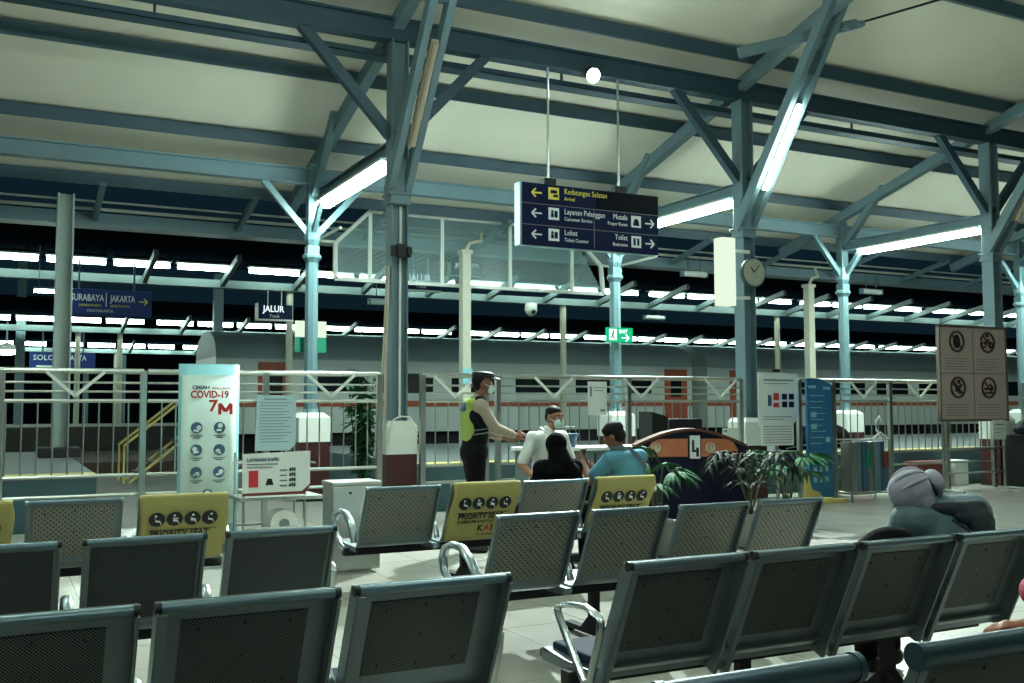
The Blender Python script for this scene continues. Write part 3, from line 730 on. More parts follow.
# ------------------------------------------------------------------ benches
TH = math.radians(25); SN, CS = math.sin(TH), math.cos(TH)
def bp(x, s, n, zt=.85):           # s down the back, n out of its rear face
    return (x, s * SN - n * CS, zt - s * CS - n * SN)
def hexback(b, x0, x1, s0, s1, n0, n1, zt, mi=0):
    P = [bp(x0, s0, n0, zt), bp(x1, s0, n0, zt), bp(x1, s1, n0, zt), bp(x0, s1, n0, zt), bp(x0, s0, n1, zt), bp(x1, s0, n1, zt), bp(x1, s1, n1, zt), bp(x0, s1, n1, zt)]
    return b.hexa(P, mi)
_cache = {}
def seat_meshes(w_, kind):
    key = (round(w_, 3), kind)
    if key in _cache: return _cache[key]
    zt = .832; h = w_ / 2; fl = .04 if kind == 'fine' else .03; rc = -.034 if kind == 'fine' else 0
    D = {}
    ln = .565 if kind == 'fine' else .46
    b = MB()
    hexback(b, -h, h, .0, ln - .005, rc - .004, rc, zt)
    hexback(b, -h, -h + .005, .0, ln, rc, fl, zt); hexback(b, h - .005, h, .0, ln, rc, fl, zt)
    hexback(b, -h, -h + .03, .0, ln, fl - .004, fl, zt); hexback(b, h - .012, h, .0, ln, fl - .004, fl, zt)
    D['backrest'] = b.mesh('backrest', 'seat_steel')
    mx, st, sb = (.085, .075, .385) if kind == 'fine' else (.045, .03, .415)
    if kind in ('pad', 'dense'): mx, st, sb = .03, .028, .43
    if kind == 'fine' and w_ < .58: mx, st, sb = .07, .07, .43
    b = MB(); hexback(b, -h + mx, h - mx, st, sb, rc, rc + .0035, zt)
    for px, s in ((-.36, .13), (0, .1), (.36, .13), (0, .5), (-.36, .88), (0, .9), (.36, .88)):
        p = Vector(bp(px * 2 * (h - mx), st + s * (sb - st), rc + .0035, zt)); q = Vector(bp(px * 2 * (h - mx), st + s * (sb - st), rc + .008, zt))
        b.cyl(p, q, .007, .005, 8, 1)
    D['back_panel'] = b.mesh('back_panel', [{'fine': 'fine_mesh', 'coarse': 'coarse_mesh'}.get(kind, 'dense_back'), 'black'])
    r = {'fine': .017, 'coarse': .015, 'dense': .016, 'pad': .032}[kind]
    b = MB(); b.cyl((-h, -.006, zt + .002), (h, -.006, zt + .002), r, None, 14)
    D['top_rail'] = b.mesh('top_rail', 'seat_tube' if kind != 'pad' else 'rail_dark', True)
    b = MB().cyl((-.01, -.006, zt + .002), (.01, -.006, zt + .002), r * 1.12, None, 14)
    D['end_cap'] = b.mesh('end_cap', {'coarse': 'alu', 'pad': 'rail_dark'}.get(kind, 'black'), True)
    prof = [bp(0, min(ln, .5) - .01, rc, zt)[1:], (.21, .40), (.235, .378), (.28, .37), (.45, .372), (.62, .385), (.68, .39), (.705, .378), (.71, .35)]
    b = MB()
    top = [(-h, y, z) for y, z in prof]; low = [(-h, y, z - .006) for y, z in prof]
    b.prism(top + low[::-1], (w_, 0, 0))
    for sg in (-1, 1):
        x = sg * h
        b.box(min(x, x - sg * .006), max(x, x - sg * .006), .24, .69, .335, .375)
    D['seat'] = b.mesh('seat', 'seat_steel', True)
    b = MB(); b.box(-h + .04, h - .04, .26, .67, .375, .415)
    D['cushion'] = b.mesh('cushion', 'navy_pad')
    b = MB()
    if kind == 'coarse':
        pts = [(.17, .42), (.19, .50), (.26, .57), (.38, .625), (.52, .63), (.62, .60), (.665, .54), (.64, .46), (.57, .40)]
        b.tube([(0, y, z) for y, z in pts], [.018, .02, .021, .021, .02, .02, .02, .018, .018], 10, False, 0, 1.5, (1, 0, 0))
        b.tube([(0, .57, .41), (0, .5, .36), (0, .4, .345)], .02, 8)
    else:
        pts = [(.27, .34), (.33, .40), (.42, .5), (.48, .575), (.485, .595), (.46, .612), (.36, .632), (.25, .64), (.155, .618), (.14, .60), (.15, .54), (.2, .42), (.23, .34)]
        b.tube([(0, y, z) for y, z in pts], .0125, 8, False, 0, 1.5, (1, 0, 0))
    D['armrest'] = b.mesh('armrest', 'alu' if kind == 'coarse' else 'chrome', True)
    b = MB()
    b.tube([(0, .17, .42), (0, .2, .5), (0, .27, .545), (0, .36, .53), (0, .4, .46), (0, .36, .38)], .016, 8, False, 0, 1.5, (1, 0, 0))
    b.box(-.02, .02, .2, .42, .33, .37)
    D['arm_bracket'] = b.mesh('arm_bracket', 'alu', True)
    b = MB()
    b.beam((0, .42, .31), (0, .42, .05), .06, .05).box(-.03, .03, .08, .74, .025, .055)
    b.cyl((0, .11, 0), (0, .11, .03), .026).cyl((0, .71, 0), (0, .71, .03), .026)
    b.prism([(-.03, .3, .05), (-.03, .54, .05), (-.03, .45, .13), (-.03, .39, .13)], (.06, 0, 0))
    D['leg'] = b.mesh('leg', 'rubber')
    _cache[key] = D
    return D

def bench(label, y, lefts, w_, kind, left_arm=True, right_arm=True):
    D = seat_meshes(w_, kind)
    x0 = lefts[0]
    t = thing('waiting_bench', label, 'bench', (x0, y, 0), 0, 'steel waiting benches')
    h = w_ / 2
    cs = [l - x0 + h for l in lefts]
    for c in cs:
        bo = link('backrest', D['backrest'], t, .0015, (c, 0, 0))
        link('back_panel', D['back_panel'], bo); link('top_rail', D['top_rail'], bo)
        for sg in (-1, 1): link('end_cap', D['end_cap'], bo, 0, (sg * (h - .006), 0, 0))
        so = link('seat', D['seat'], t, 0, (c, 0, 0))
        if kind != 'coarse': link('cushion', D['cushion'], so, .012)
    edges = [cs[0] - h - .035] + [(a + c) / 2 for a, c in zip(cs, cs[1:])] + [cs[-1] + h + .035]
    for i, e in enumerate(edges):
        if i == 0 and not left_arm: continue
        if i == len(edges) - 1 and not right_arm: continue
        end = i in (0, len(edges) - 1)
        link('armrest' if end else 'arm_bracket', D['armrest' if end else 'arm_bracket'], t, 0, (e, 0, 0))
    L = cs[-1] + h
    MB().box(-.04, L + .04, .385, .455, .29, .35).obj('beam', 'rubber', t, bevel=.004)
    for c in ((edges[1], edges[-2]) if len(cs) < 4 else (cs[1], edges[-2])): link('leg', D['leg'], t, 0, (c, 0, 0))
    return t
bench('front bench left of the aisle with finely perforated backs, cut by the lower left corner', 3.3, (-.175, .455, 1.09), .58, 'fine')
bench('four seat front bench right of the aisle with navy pads, nearest the jacketed woman', 3.3, (2.185, 2.80, 3.415, 4.03), .575, 'fine')
bench('dark backed bench in the second row, left of the aisle', 5.03, (-.265, .372, 1.013), .545, 'dense')
bench('bench with large round perforations and rust stains, second row right of the aisle', 5.07, (2.49, 3.115, 3.74, 4.36), .53, 'coarse')
bench('third row bench left of the aisle, two of its seats under yellow covers', 7.27, (-.48, .19, .88), .59, 'coarse')
bench('third row bench where the woman in black and the man in blue sit', 7.28, (2.49, 3.185, 3.83, 4.5), .6, 'coarse')
bench('nearest dark bench at the bottom edge, its thick rail ending left of a gap', 1.8, (.02, .64, 1.26), .57, 'pad')
bench('nearest dark bench in the lower right corner, under the hand of the person in pink', 1.8, (2.03, 2.65, 3.27), .57, 'pad')

# ------------------------------------------------------------------ priority covers
def cover(x, y, w_, drop, label, seed, full):
    rnd = random.Random(seed); zt = .832
    t = thing('seat_cover', label, 'seat cover', (x, y, 0), 0, 'yellow priority seat covers')
    h = w_ / 2; N = 18; rows = []
    ph = rnd.random() * 6
    def pt(u, s, n):
        wv = .006 * math.sin(u * 9 + ph) * min(1, abs(s) * 3) + .004 * math.sin(u * 21 + s * 14 + ph)
        edge = .012 * math.sin(s * 11 + ph) * (1 if abs(u) > .85 else .2)
        return bp(u * h + edge, s, n + wv, zt)
    us = [-1 + 2 * k / N for k in range(N + 1)]
    back = [[pt(u, drop * (1 - k / 10), .048 if k < 10 else .04) for u in us] for k in range(10)]
    over = []
    for k in range(7):
        a = PI * k / 6
        over.append([(u * h, -.006 - .028 * math.cos(a), zt + .0 + .026 * math.sin(a)) for u in us])
    front = [[bp(u * h, s, -.024, zt) for u in us] for s in (.06, .14, .24)]
    b = MB(); b.strip(back + over + front)
    o = b.obj('cloth', 'yellow_cloth', t, True)
    so = o.modifiers.new('thick', 'SOLIDIFY'); so.thickness = .003; so.offset = 0
    rx = (PI / 2 + TH, 0, 0)
    nn = .058
    for k in range(4):
        cx = (-.6 + .4 * k) * h * 1.0; s = .135
        b = MB(); b.cyl(bp(cx, s, nn - .004, zt), bp(cx, s, nn, zt), h * .185, None, 20)
        b.obj('icon_disc', 'ink', t)
        b = MB()
        q = lambda dx, ds: bp(cx + dx * h, s + ds * h, nn + .0015, zt)
        b.cyl(q(-.03 + .02 * k, -.1), bp(cx + (-.03 + .02 * k) * h, s - .1 * h, nn + .003, zt), h * .03, None, 8)
        b.beam(q(-.04, -.06), q(-.03, .05), .002, h * .05).beam(q(-.03, .03), q(.07, .05), .002, h * .04).beam(q(.07, .05), q(.1, .12), .002, h * .035)
        if k in (1, 2): b.beam(q(-.03, -.01), q(.08, -.02 + .05 * (k - 1)), .002, h * .035)
        b.obj('icon_figure', 'ink_white', t)
    b = MB(); hexback(b, -h * .78, h * .78, .218, .222, nn - .003, nn, zt); b.obj('printed_line', 'ink', t)
    text('PRIORITY SEAT', h * .235, bp(-h * .74, .285, nn, zt), 'ink', t, rot=rx, bold=.001, sx=.85)
    if full:
        text('KURSI PRIORITAS', h * .13, bp(-h * .74, .32, nn, zt), 'ink', t, rot=rx, sx=1.1)
        text('K', h * .26, bp(-h * .1, .4, nn, zt), 'ink', t, 'logo', rot=rx, bold=.002)
        text('A', h * .26, bp(h * .09, .4, nn, zt), 'ink_red', t, 'logo', rot=rx, bold=.002)
        text('I', h * .26, bp(h * .3, .4, nn, zt), 'ink', t, 'logo', rot=rx, bold=.002)
        b = MB(); hexback(b, -h * .1, h * .4, .415, .42, nn - .003, nn, zt); b.obj('printed_line', 'ink', t)
    return t
cover(-.185, 7.27, .6, .43, 'yellow priority seat cover cut by the left edge of the photo', 1, False)
cover(1.175, 7.27, .585, .46, 'yellow priority seat cover right beside the aqua banner', 2, True)
cover(3.485, 7.28, .585, .47, 'yellow priority seat cover with the black and red logo in view', 3, True)
cover(4.8, 7.28, .59, .4, 'yellow priority seat cover behind the man in the blue shirt', 4, False)

# ------------------------------------------------------------------ standing boards
t = thing('standing_banner', 'tall pale aqua health banner with red heading beside the info cart', 'banner', (1.60, 10.3, 0))
W = .59
def bx(u, z): return (u * W, .05 * (2 * u - 1) ** 2 + .0, z)
def curved(x0, x1, z0, z1, off, m, name):
    b = MB(); rows = []
    for k in range(9):
        u = x0 + (x1 - x0) * k / 8
        p = bx(u, 0); rows.append([(p[0], p[1] + off, z0), (p[0], p[1] + off, z1)])
    b.strip(rows); o = b.obj(name, m, t, True)
    s = o.modifiers.new('thick', 'SOLIDIFY'); s.thickness = .004; s.offset = 0
    return o
curved(0, 1, .04, 1.88, 0, 'banner_edge', 'sheet'); curved(.05, .95, .3, 1.77, -.006, 'banner', 'printed_field')
MB().box(.0, W, -.02, .1, 0, .04).obj('base', 'stainless', t, bevel=.005)
MB().cyl((W / 2, .07, .04), (W / 2, .07, 1.86), .012).obj('pole', 'stainless', t)
text('CEGAH', .05, (.12, -.008, 1.62), 'ink_blue', t, bold=.002); text('PENULARAN', .036, (.31, -.008, 1.62), 'ink_red', t, sx=.9)
text('COVID-19', .1, (.105, -.008, 1.525), 'ink_red', t, bold=.003, sx=.83)
text('7', .16, (.28, -.008, 1.38), 'ink_red', t, sx=1.1, bold=.004)
b = MB()
for pts in (((.39, 1.38), (.39, 1.49)), ((.5, 1.38), (.5, 1.49))): b.beam((pts[0][0], -.007, pts[0][1]), (pts[1][0], -.007, pts[1][1]), .032, .003)
b.beam((.39, -.008, 1.485), (.445, -.008, 1.41), .003, .034).beam((.5, -.0085, 1.485), (.445, -.0085, 1.41), .003, .034)
b.obj('lettering', 'ink_red', t)
for k, (cx, cz) in enumerate(((.17, 1.25), (.39, 1.25), (.17, 1.03), (.39, 1.03), (.17, .81), (.39, .81), (.28, .59))):
    b = MB(); b.cyl((cx, -.0, cz), (cx, -.012, cz), .056, None, 20); b.obj('icon_disc', 'ink_blue', t)
    b = MB(); a = k * 1.3
    b.cyl((cx + .02 * math.cos(a), -.012, cz + .02 * math.sin(a)), (cx + .02 * math.cos(a), -.014, cz + .02 * math.sin(a)), .024, None, 12)
    b.beam((cx - .03, -.013, cz - .025), (cx + .02, -.013, cz - .035 + .01 * (k % 3)), .002, .02)
    b.obj('icon_figure', 'banner', t)
    b = MB().box(cx - .06, cx + .06, -.009, -.004, cz - .085, cz - .075).box(cx - .035, cx + .035, -.009, -.004, cz - .103, cz - .093); b.obj('caption', 'ink_grey', t)

# info cart
t = thing('info_cart', 'steel cart with a tilted white information board, beside the aqua banner', 'cart', (2.12, 9.85, 0))
b = MB()
for x in (0.02, .62):
    for y in (0, .4): b.tube([(x, y, .02), (x, y, 1.0 if y else .98)], .013, 6)
b.tube([(0, .4, .9), (.72, .4, .9)], .013, 6).tube([(.02, 0, .28), (.62, 0, .28)], .012, 6).tube([(.02, .4, .28), (.62, .4, .28)], .012, 6).tube([(.72, 0, .9), (.72, .4, .9), (.72, .4, .3)], .012, 6)
b.obj('frame', 'stainless', t, True)
MB().box(-.03, .78, -.06, .44, .55, .585).obj('tray', 'stainless', t, bevel=.004)
bd = MB().prism([(0.0, -.03, .6), (.6, -.03, .6), (.66, -.03, .68), (.66, -.03, 1.02), (0, -.03, 1.0)], (0, .012, 0)).obj('board', 'paper', t)
MB().prism([(0, -.036, .6), (.6, -.036, .6), (.66, -.036, .68), (.66, -.036, .7), (.58, -.036, .63), (.0, -.036, .625)], (0, .005, 0)).obj('board_edge', 'red', bd)
text('LAYANAN RAPID', .045, (.04, -.034, .92), 'ink_blue', bd, bold=.001, sx=.9)
b = MB()
for k in range(2): b.box(.04, .34 - .05 * k, -.034, -.03, .895 - .03 * k, .905 - .03 * k)
b.obj('printed_lines', 'ink_grey', bd)
MB().box(.06, .15, -.035, -.03, .68, .84).obj('printed_block', 'ink_red', bd, bevel=.0)
b = MB().prism([(.22, -.034, .7), (.3, -.034, .7), (.28, -.034, .76), (.24, -.034, .76)], (0, .003, 0)); b.obj('printed_emblem', 'ink', bd)
for k in range(4): text('695', .045, (.45, -.034, .82 - .05 * k), 'ink', bd, bold=.002); 
b = MB()
for k in range(4): b.box(.36, .43, -.034, -.03, .83 - .05 * k, .845 - .05 * k)
b.obj('printed_lines', 'ink_grey', bd)
MB().box(.0, .66, -.02, .42, .155, .175).obj('shelf', 'stainless', t)
t = thing('canister', 'white round canister lying on its side under the info cart', 'canister', (2.54, 9.98, .315), 0)
MB().cyl((0, -.12, 0), (0, .12, 0), .135, None, 24).obj('drum', 'white_paint', t, True)
MB().cyl((0, -.13, 0), (0, -.12, 0), .05, None, 16).obj('valve', 'ink_grey', t, True)
t = thing('wall_notice', 'bluish printed sheet hung on the fence above the info cart', 'notice', (2.76, 12.13, .93))
MB().prism([(0, 0, 0), (.42, 0, 0), (.49, 0, .07), (.49, 0, .66), (.02, 0, .67)], (0, .01, 0)).obj('sheet', 'paper_blue', t)
b = MB()
for k in range(14): b.box(.05, .44 - (k * 37 % 5) * .025, -.003, 0, .57 - .036 * k, .578 - .036 * k)
b.box(.1, .38, -.003, 0, .61, .622).obj('printed_lines', 'ink_grey', t)
t = thing('wall_notice', 'plain white sheet on the fence between the seated man and the lectern', 'notice', (7.4, 12.13, 1.33))
MB().box(0, .31, 0, .01, 0, .47).obj('sheet', 'paper', t)
MB().box(.03, .06, -.003, 0, .26, .4).box(.09, .27, -.003, 0, .38, .39).box(.09, .25, -.003, 0, .34, .35).box(.2, .28, -.003, 0, .05, .08).obj('printed_lines', 'ink_grey', t)
t = thing('information_board', 'white information board with red and dark pictures on a clear stand', 'board', (10.36, 12.0, 0))
MB().prism([(0, 0, 1.15), (.66, 0, 1.15), (.8, 0, 1.28), (.78, 0, 1.96), (0, 0, 1.97)], (0, .02, 0)).obj('board', 'paper', t)
MB().box(.1, .7, -.004, 0, 1.84, 1.86).box(.1, .6, -.004, 0, 1.79, 1.8).box(.1, .66, -.004, 0, 1.28, 1.29).box(.1, .5, -.004, 0, 1.24, 1.25).obj('printed_lines', 'ink_grey', t)
MB().box(.18, .25, -.004, 0, 1.45, 1.62).obj('printed_block', 'ink_blue', t)
MB().box(.29, .4, -.004, 0, 1.54, 1.65).box(.29, .4, -.004, 0, 1.43, 1.5).obj('printed_block', 'ink_red', t)
for x in (.46, .6):
    for z in (1.43, 1.55): MB().box(x, x + .1, -.004, 0, z, z + .09).obj('printed_block', 'sign_navy', t)
MB().box(.3, .42, -.01, .03, 1.97, 2.02).obj('clip', 'black', t)
MB().cyl((.36, .03, 0), (.36, .03, 1.96), .02).box(.1, .62, -.15, .25, 0, .03).obj('stand', 'stainless', t)
t = thing('notice_stand', 'short white lined notice stand below the information board', 'notice', (10.15, 11.7, 0))
MB().box(0, .62, 0, .015, .86, 1.2).obj('sheet', 'paper', t)
b = MB()
for k in range(7): b.box(.04, .58, -.003, 0, .9 + .04 * k, .91 + .04 * k)
b.obj('printed_lines', 'ink_grey', t)
MB().cyl((.31, .02, 0), (.31, .02, .87), .02).box(.1, .5, -.15, .15, 0, .03).obj('stand', 'stainless', t)
t = thing('standing_sign', 'tall blue standing sign with a curved top, beside the palm', 'sign', (10.86, 11.5, 0), math.radians(6))
top = [(.58 * k / 8, 0, 1.84 + .05 * math.sin(PI * k / 16 + .5) - .12 * (k / 8) ** 2) for k in range(9)]
MB().prism([(0, 0, .07)] + [(0, 0, top[0][2])] + top[1:] + [(.58, 0, .07)], (0, .04, 0)).obj('sign_face', 'sky_blue', t)
b = MB().box(.04, .2, -.004, 0, 1.72, 1.76).box(.36, .52, -.004, 0, 1.7, 1.74)
for k in range(9): b.box(.06, .4 - .04 * (k % 3), -.004, 0, 1.6 - .09 * k, 1.612 - .09 * k)
b.box(.08, .2, -.004, 0, 1.28, 1.36).box(.08, .2, -.004, 0, 1.1, 1.18).box(.4, .5, -.004, 0, .9, .98)
for k in range(3):
    for j in range(2): b.box(.12 + .13 * k, .18 + .13 * k, -.004, 0, .3 + .16 * j, .38 + .16 * j)
b.obj('printed_lines', 'banner_edge', t)
MB().box(.56, .6, -.01, .05, 0, 1.76).box(-.02, .02, -.01, .05, 0, .3).obj('frame', 'stainless', t)
MB().box(-.05, .64, -.2, .24, 0, .05).obj('base', 'yellow_line', t, bevel=.01)
MB().prism([(-.12, -.02, .05), (.3, -.02, .05), (.22, -.02, .16), (.05, -.02, .2), (-.02, -.02, .42), (-.1, -.02, .42)], (0, .015, 0)).obj('foot_panel', 'yellow_line', t)

t = thing('prohibition_board', 'faded beige board of four prohibition rings on a steel frame, far right', 'board', (14.23, 11.9, 0))
W = 1.66
MB().box(0, W, 0, .03, 1.22, 2.79).obj('panel', 'pinkish', t)
b = MB().box(-.03, .0, -.02, .05, 1.2, 2.82).box(W, W + .03, -.02, .05, 1.2, 2.82).box(-.03, W + .03, -.02, .05, 2.79, 2.83).box(-.03, W + .03, -.02, .05, 1.18, 1.22).box(W / 2 - .006, W / 2 + .006, -.004, 0, 1.25, 2.76).box(.03, W - .03, -.004, 0, 2.0, 2.012)
b.obj('frame', 'frame_brown', t)
b = MB().tube([(.08, .05, 0), (.08, .05, 1.3)], .025).tube([(W - .04, .05, 0), (W - .04, .05, 1.3)], .025).tube([(.08, .05, .3), (W - .04, .05, .3)], .018).tube([(.08, .05, .72), (W - .04, .05, .72)], .018).tube([(.08, -.35, .02), (.08, .18, .02)], .022).tube([(W - .04, -.35, .02), (W - .04, .18, .02)], .022)
b.obj('stand', 'stainless', t, True)
def ring(cx, cz, r, k):
    b = MB(); b.tube([(cx + r * math.cos(2 * PI * i / 28), -.008, cz + r * math.sin(2 * PI * i / 28)) for i in range(28)], .02, 6, True)
    b.beam((cx - r * .7, -.008, cz + r * .7), (cx + r * .7, -.008, cz - r * .7), .008, .03)
    b.obj('ring', 'maroon', t)
    b = MB()
    if k == 0: b.cyl((cx, -.006, cz - .09), (cx, -.006, cz - .088), .01).prism([(cx + .09 * math.cos(a * .6), -.008, cz + .12 * math.sin(a * .6)) for a in range(11)], (0, .005, 0))
    elif k == 1:
        for dx in (-.09, .08): b.tube([(cx + dx + .05 * math.cos(2 * PI * i / 14), -.007, cz - .04 + .05 * math.sin(2 * PI * i / 14)) for i in range(14)], .012, 5, True)
        b.beam((cx - .08, -.007, cz - .03), (cx + .02, -.007, cz + .06), .006, .03).beam((cx + .02, -.007, cz + .06), (cx + .09, -.007, cz - .04), .006, .025).cyl((cx, -.009, cz + .12), (cx, -.005, cz + .12), .035)
    elif k == 2:
        b.beam((cx - .1, -.007, cz + .08), (cx + .06, -.007, cz - .1), .006, .06).beam((cx - .06, -.007, cz - .06), (cx + .1, -.007, cz + .06), .006, .05).cyl((cx + .02, -.009, cz + .1), (cx + .02, -.005, cz + .1), .04)
    else:
        b.beam((cx - .12, -.007, cz - .02), (cx + .12, -.007, cz - .02), .006, .04).beam((cx + .02, -.007, cz + .07), (cx + .1, -.007, cz), .006, .04).beam((cx - .1, -.007, cz - .09), (cx + .08, -.007, cz - .09), .006, .03)
    b.obj('prohibited_shape', 'ink', t)
    b = MB()
    for j in range(5): b.box(cx - .3 + .02 * (j % 2), cx + .3 - .04 * (j % 3), -.004, 0, cz - .3 - .045 * j, cz - .288 - .045 * j)
    b.obj('printed_lines', 'ink_grey', t)
for k, (cx, cz) in enumerate(((.42, 2.55), (1.2, 2.55), (.42, 1.76), (1.2, 1.76))): ring(cx, cz, .17, k)
t = thing('wall_notice', 'small white sheet hung on the frame below the prohibition board', 'notice', (15.45, 11.86, .86))
MB().box(0, .34, 0, .01, 0, .34).obj('sheet', 'paper', t); MB().box(.05, .29, -.003, 0, .25, .27).box(.05, .29, -.003, 0, .18, .19).box(.05, .2, -.003, 0, .12, .13).obj('printed_lines', 'ink_grey', t)

# lectern
t = thing('reception_desk', 'navy reception desk with arched wooden top and two wooden plates', 'desk', (6.24, 9.24, 0), math.radians(-25))
W = 1.22
def arc(u): return .98 + .20 * math.sin(PI * (.04 + .92 * u))
pl = [(W * k / 20, 0, arc(k / 20)) for k in range(21)]
MB().prism([(0, 0, 0)] + pl + [(W, 0, 0)], (0, .26, 0)).obj('body', 'navy_lacquer', t)
b = MB()
for a, c in zip(pl, pl[1:]): b.beam((a[0], .13, a[2] + .012), (c[0], .13, c[2] + .012), (.3), .03)
b.obj('arched_top', 'wood_dark', t)
def plate(x0, x1, flip):
    pts = [(x0, -.012, .9), (x1, -.012, .9)]
    n = 8
    xs_ = [x1 - (x1 - x0) * k / n for k in range(n + 1)]
    for k, x in enumerate(xs_):
        u = (x - x0) / (x1 - x0); u = u if flip else 1 - u
        pts.append((x, -.012, .98 + .115 * math.sqrt(max(0, 1 - max(0, (u - .55) / .45) ** 2))))
    return MB().prism(pts, (0, .012, 0)).obj('wood_plate', 'wood', t)
for x0, x1, f in ((.12, .57, False), (.72, 1.12, True)):
    p = plate(x0, x1, f)
    cx = x0 + .1
    MB().cyl((cx, -.02, 1.0), (cx, -.012, 1.0), .055, None, 18).obj('emblem', 'cream_paint', p)
    b = MB(); b.tube([(cx + .025 * math.cos(a / 3), -.022, 1.0 + .04 * math.sin(a / 3)) for a in range(14)], .007, 5); b.obj('emblem_mark', 'wood', p)
MB().box(.595, .705, -.02, 0, .88, 1.13).obj('card', 'paper', t); b = MB().box(.615, .64, -.024, -.02, .95, 1.08).box(.615, .68, -.024, -.02, .95, .975).box(.66, .69, -.024, -.02, .9, 1.0); b.obj('card_print', 'ink', t)
MB().box(0.02, W - .02, .03, .23, 0, .1).obj('plinth', 'black', t)
# grey side counter behind the seated people
t = thing('counter', 'pale grey side counter behind the seated man and the woman in black', 'counter', (5.5, 10.2, 0))
MB().box(0, 1.7, 0, .6, .93, .97).obj('worktop', 'paper', t, bevel=.006); MB().box(.04, 1.66, .04, .56, .08, .93).obj('body', 'deck', t); MB().box(.08, 1.62, .08, .52, 0, .08).obj('plinth', 'black', t)
MB().box(.83, .85, .035, .05, .12, .9).obj('door_gap', 'black', t)
t = thing('storage_tub', 'small dark blue tub on the grey counter', 'tub', (6.05, 10.4, .97)); MB().lathe([(.1, 0), (.13, .14), (.14, .14), (.14, .16), (.12, .16)], n=18).obj('tub', 'ink_blue', t, True); MB().tube([(-.14, 0, .13), (-.1, 0, .24), (.1, 0, .24), (.14, 0, .13)], .006).obj('handle', 'stainless', t)
t = thing('monitor', 'black screen turned away, standing behind the arched desk', 'monitor', (7.55, 10.1, 0))
MB().box(-.25, .25, -.02, .02, .95, 1.3).obj('screen', 'black', t, bevel=.01); MB().box(-.03, .03, .0, .04, .6, 1.0).obj('stem', 'black', t); MB().box(-.25, .45, -.2, .4, .0, .62).obj('cabinet', 'black', t)
t = thing('machine', 'dark tilted machine hood behind the left end of the arched desk', 'machine', (7.75, 10.9, 0))
MB().prism([(-.2, -.1, .9), (.15, -.1, .9), (.15, -.1, 1.25), (.0, -.1, 1.33), (-.2, -.1, 1.38)], (0, .3, 0)).obj('hood', 'black', t); MB().box(-.2, .2, -.1, .3, 0, .9).obj('cabinet', 'black', t)
# side bin, dark cabinet, panel rack
t = thing('steel_bin', 'brushed steel bin left of the third row bench arm', 'bin', (2.62, 8.55, 0))
MB().box(0, .44, 0, .3, .03, .76).obj('body', 'stainless', t, bevel=.012); MB().box(-.01, .45, -.01, .31, .76, .8).obj('lid', 'stainless', t, bevel=.012); MB().cyl((.16, -.01, .7), (.16, 0, .7), .012).obj('rivet', 'black', t)
t = thing('cabinet', 'black cabinet at the right edge, right of the prohibition board', 'cabinet', (15.98, 11.5, 0))
MB().box(0, 1.1, 0, .6, .04, .9).obj('body', 'black', t, bevel=.01); MB().box(-.02, 1.12, -.02, .62, .9, .93).obj('top', 'black', t); MB().box(.05, .52, -.012, 0, .1, .86).obj('door', 'rubber', t); MB().box(.58, 1.05, -.012, 0, .1, .86).obj('door', 'rubber', t); MB().box(.03, 1.07, .03, .57, 0, .04).obj('foot', 'black', t)
t = thing('duffel_bag', 'dark bag slumped on top of the black cabinet', 'bag', (16.3, 11.8, .93))
organic('bag_body', [('e', (0, 0, .14), (.26, .18, .14)), ('e', (.16, .02, .2), (.16, .15, .12)), ('e', (-.14, 0, .1), (.16, .16, .1))], 'jacket_dark', t, .02, 4)
MB().tube([(-.2, -.05, .2), (-.1, -.06, .36), (.1, -.06, .38), (.22, -.05, .25)], .014).obj('strap', 'black', t, True)
t = thing('panel_rack', 'low rack of folded grey metal panels in front of the fence', 'rack', (11.58, 11.35, 0))
b = MB().tube([(0, 0, 0), (0, 0, .93), (.8, 0, .93), (.8, 0, 0)], .018).tube([(0, .3, 0), (0, .3, .93), (.8, .3, .93), (.8, .3, 0)], .018).tube([(0, 0, .12), (.8, 0, .12), (.8, .3, .12), (0, .3, .12)], .015, 8, True)
b.obj('frame', 'stainless', t, True)
for k in range(6): MB().box(.03 + .125 * k, .145 + .125 * k, .03 + .03 * (k % 2), .25, .14, .9).obj('panel', ('stainless', 'paint', 'ink_blue')[k % 3], t, bevel=.008)
MB().box(.31, .4, -.01, .02, .5, .78).obj('green_label', 'green', t); MB().box(.68, .78, -.01, .02, .5, .74).obj('red_label', 'red', t)
# covered things behind the right fence
for x, y, s, lab in ((14.3, 14.6, 1.0, 'black covered bundle with a pointed top behind the right fence'), (13.05, 14.2, .8, 'dark covered bundle behind the fence beside the far column plinth')):
    t = thing('covered_bundle', lab, 'bundle', (x, y, .65), 0, None)
    organic('cover', [('e', (0, 0, .2 * s), (.5 * s, .3, .26 * s)), ('e', (-.1, 0, .45 * s), (.26 * s, .2, .3 * s)), ('c', (-.12, 0, .5 * s), (-.14, 0, .78 * s), .14 * s, .05), ('e', (.35 * s, 0, .14), (.3, .25, .15))], 'black_cloth', t, .025, 4)
    MB().tube([(-.5 * s, -.25, .04), (0, -.34, .1), (.5 * s, -.25, .04)], .01).obj('tie_cord', 'alu', t, True)
t = thing('hook_stand', 'white bent wire hook stand against the right fence', 'stand', (12.95, 12.05, 0))
MB().tube([(0, 0, .02), (0, 0, .95), (-.08, 0, 1.05), (-.1, 0, 1.2), (.0, 0, 1.28), (.03, 0, 1.2)], .014).tube([(-.2, 0, .9), (0, 0, 1.02), (.2, 0, .9)], .014).cyl((0, 0, 0), (0, 0, .02), .15).obj('wire', 'ink_white', t, True)
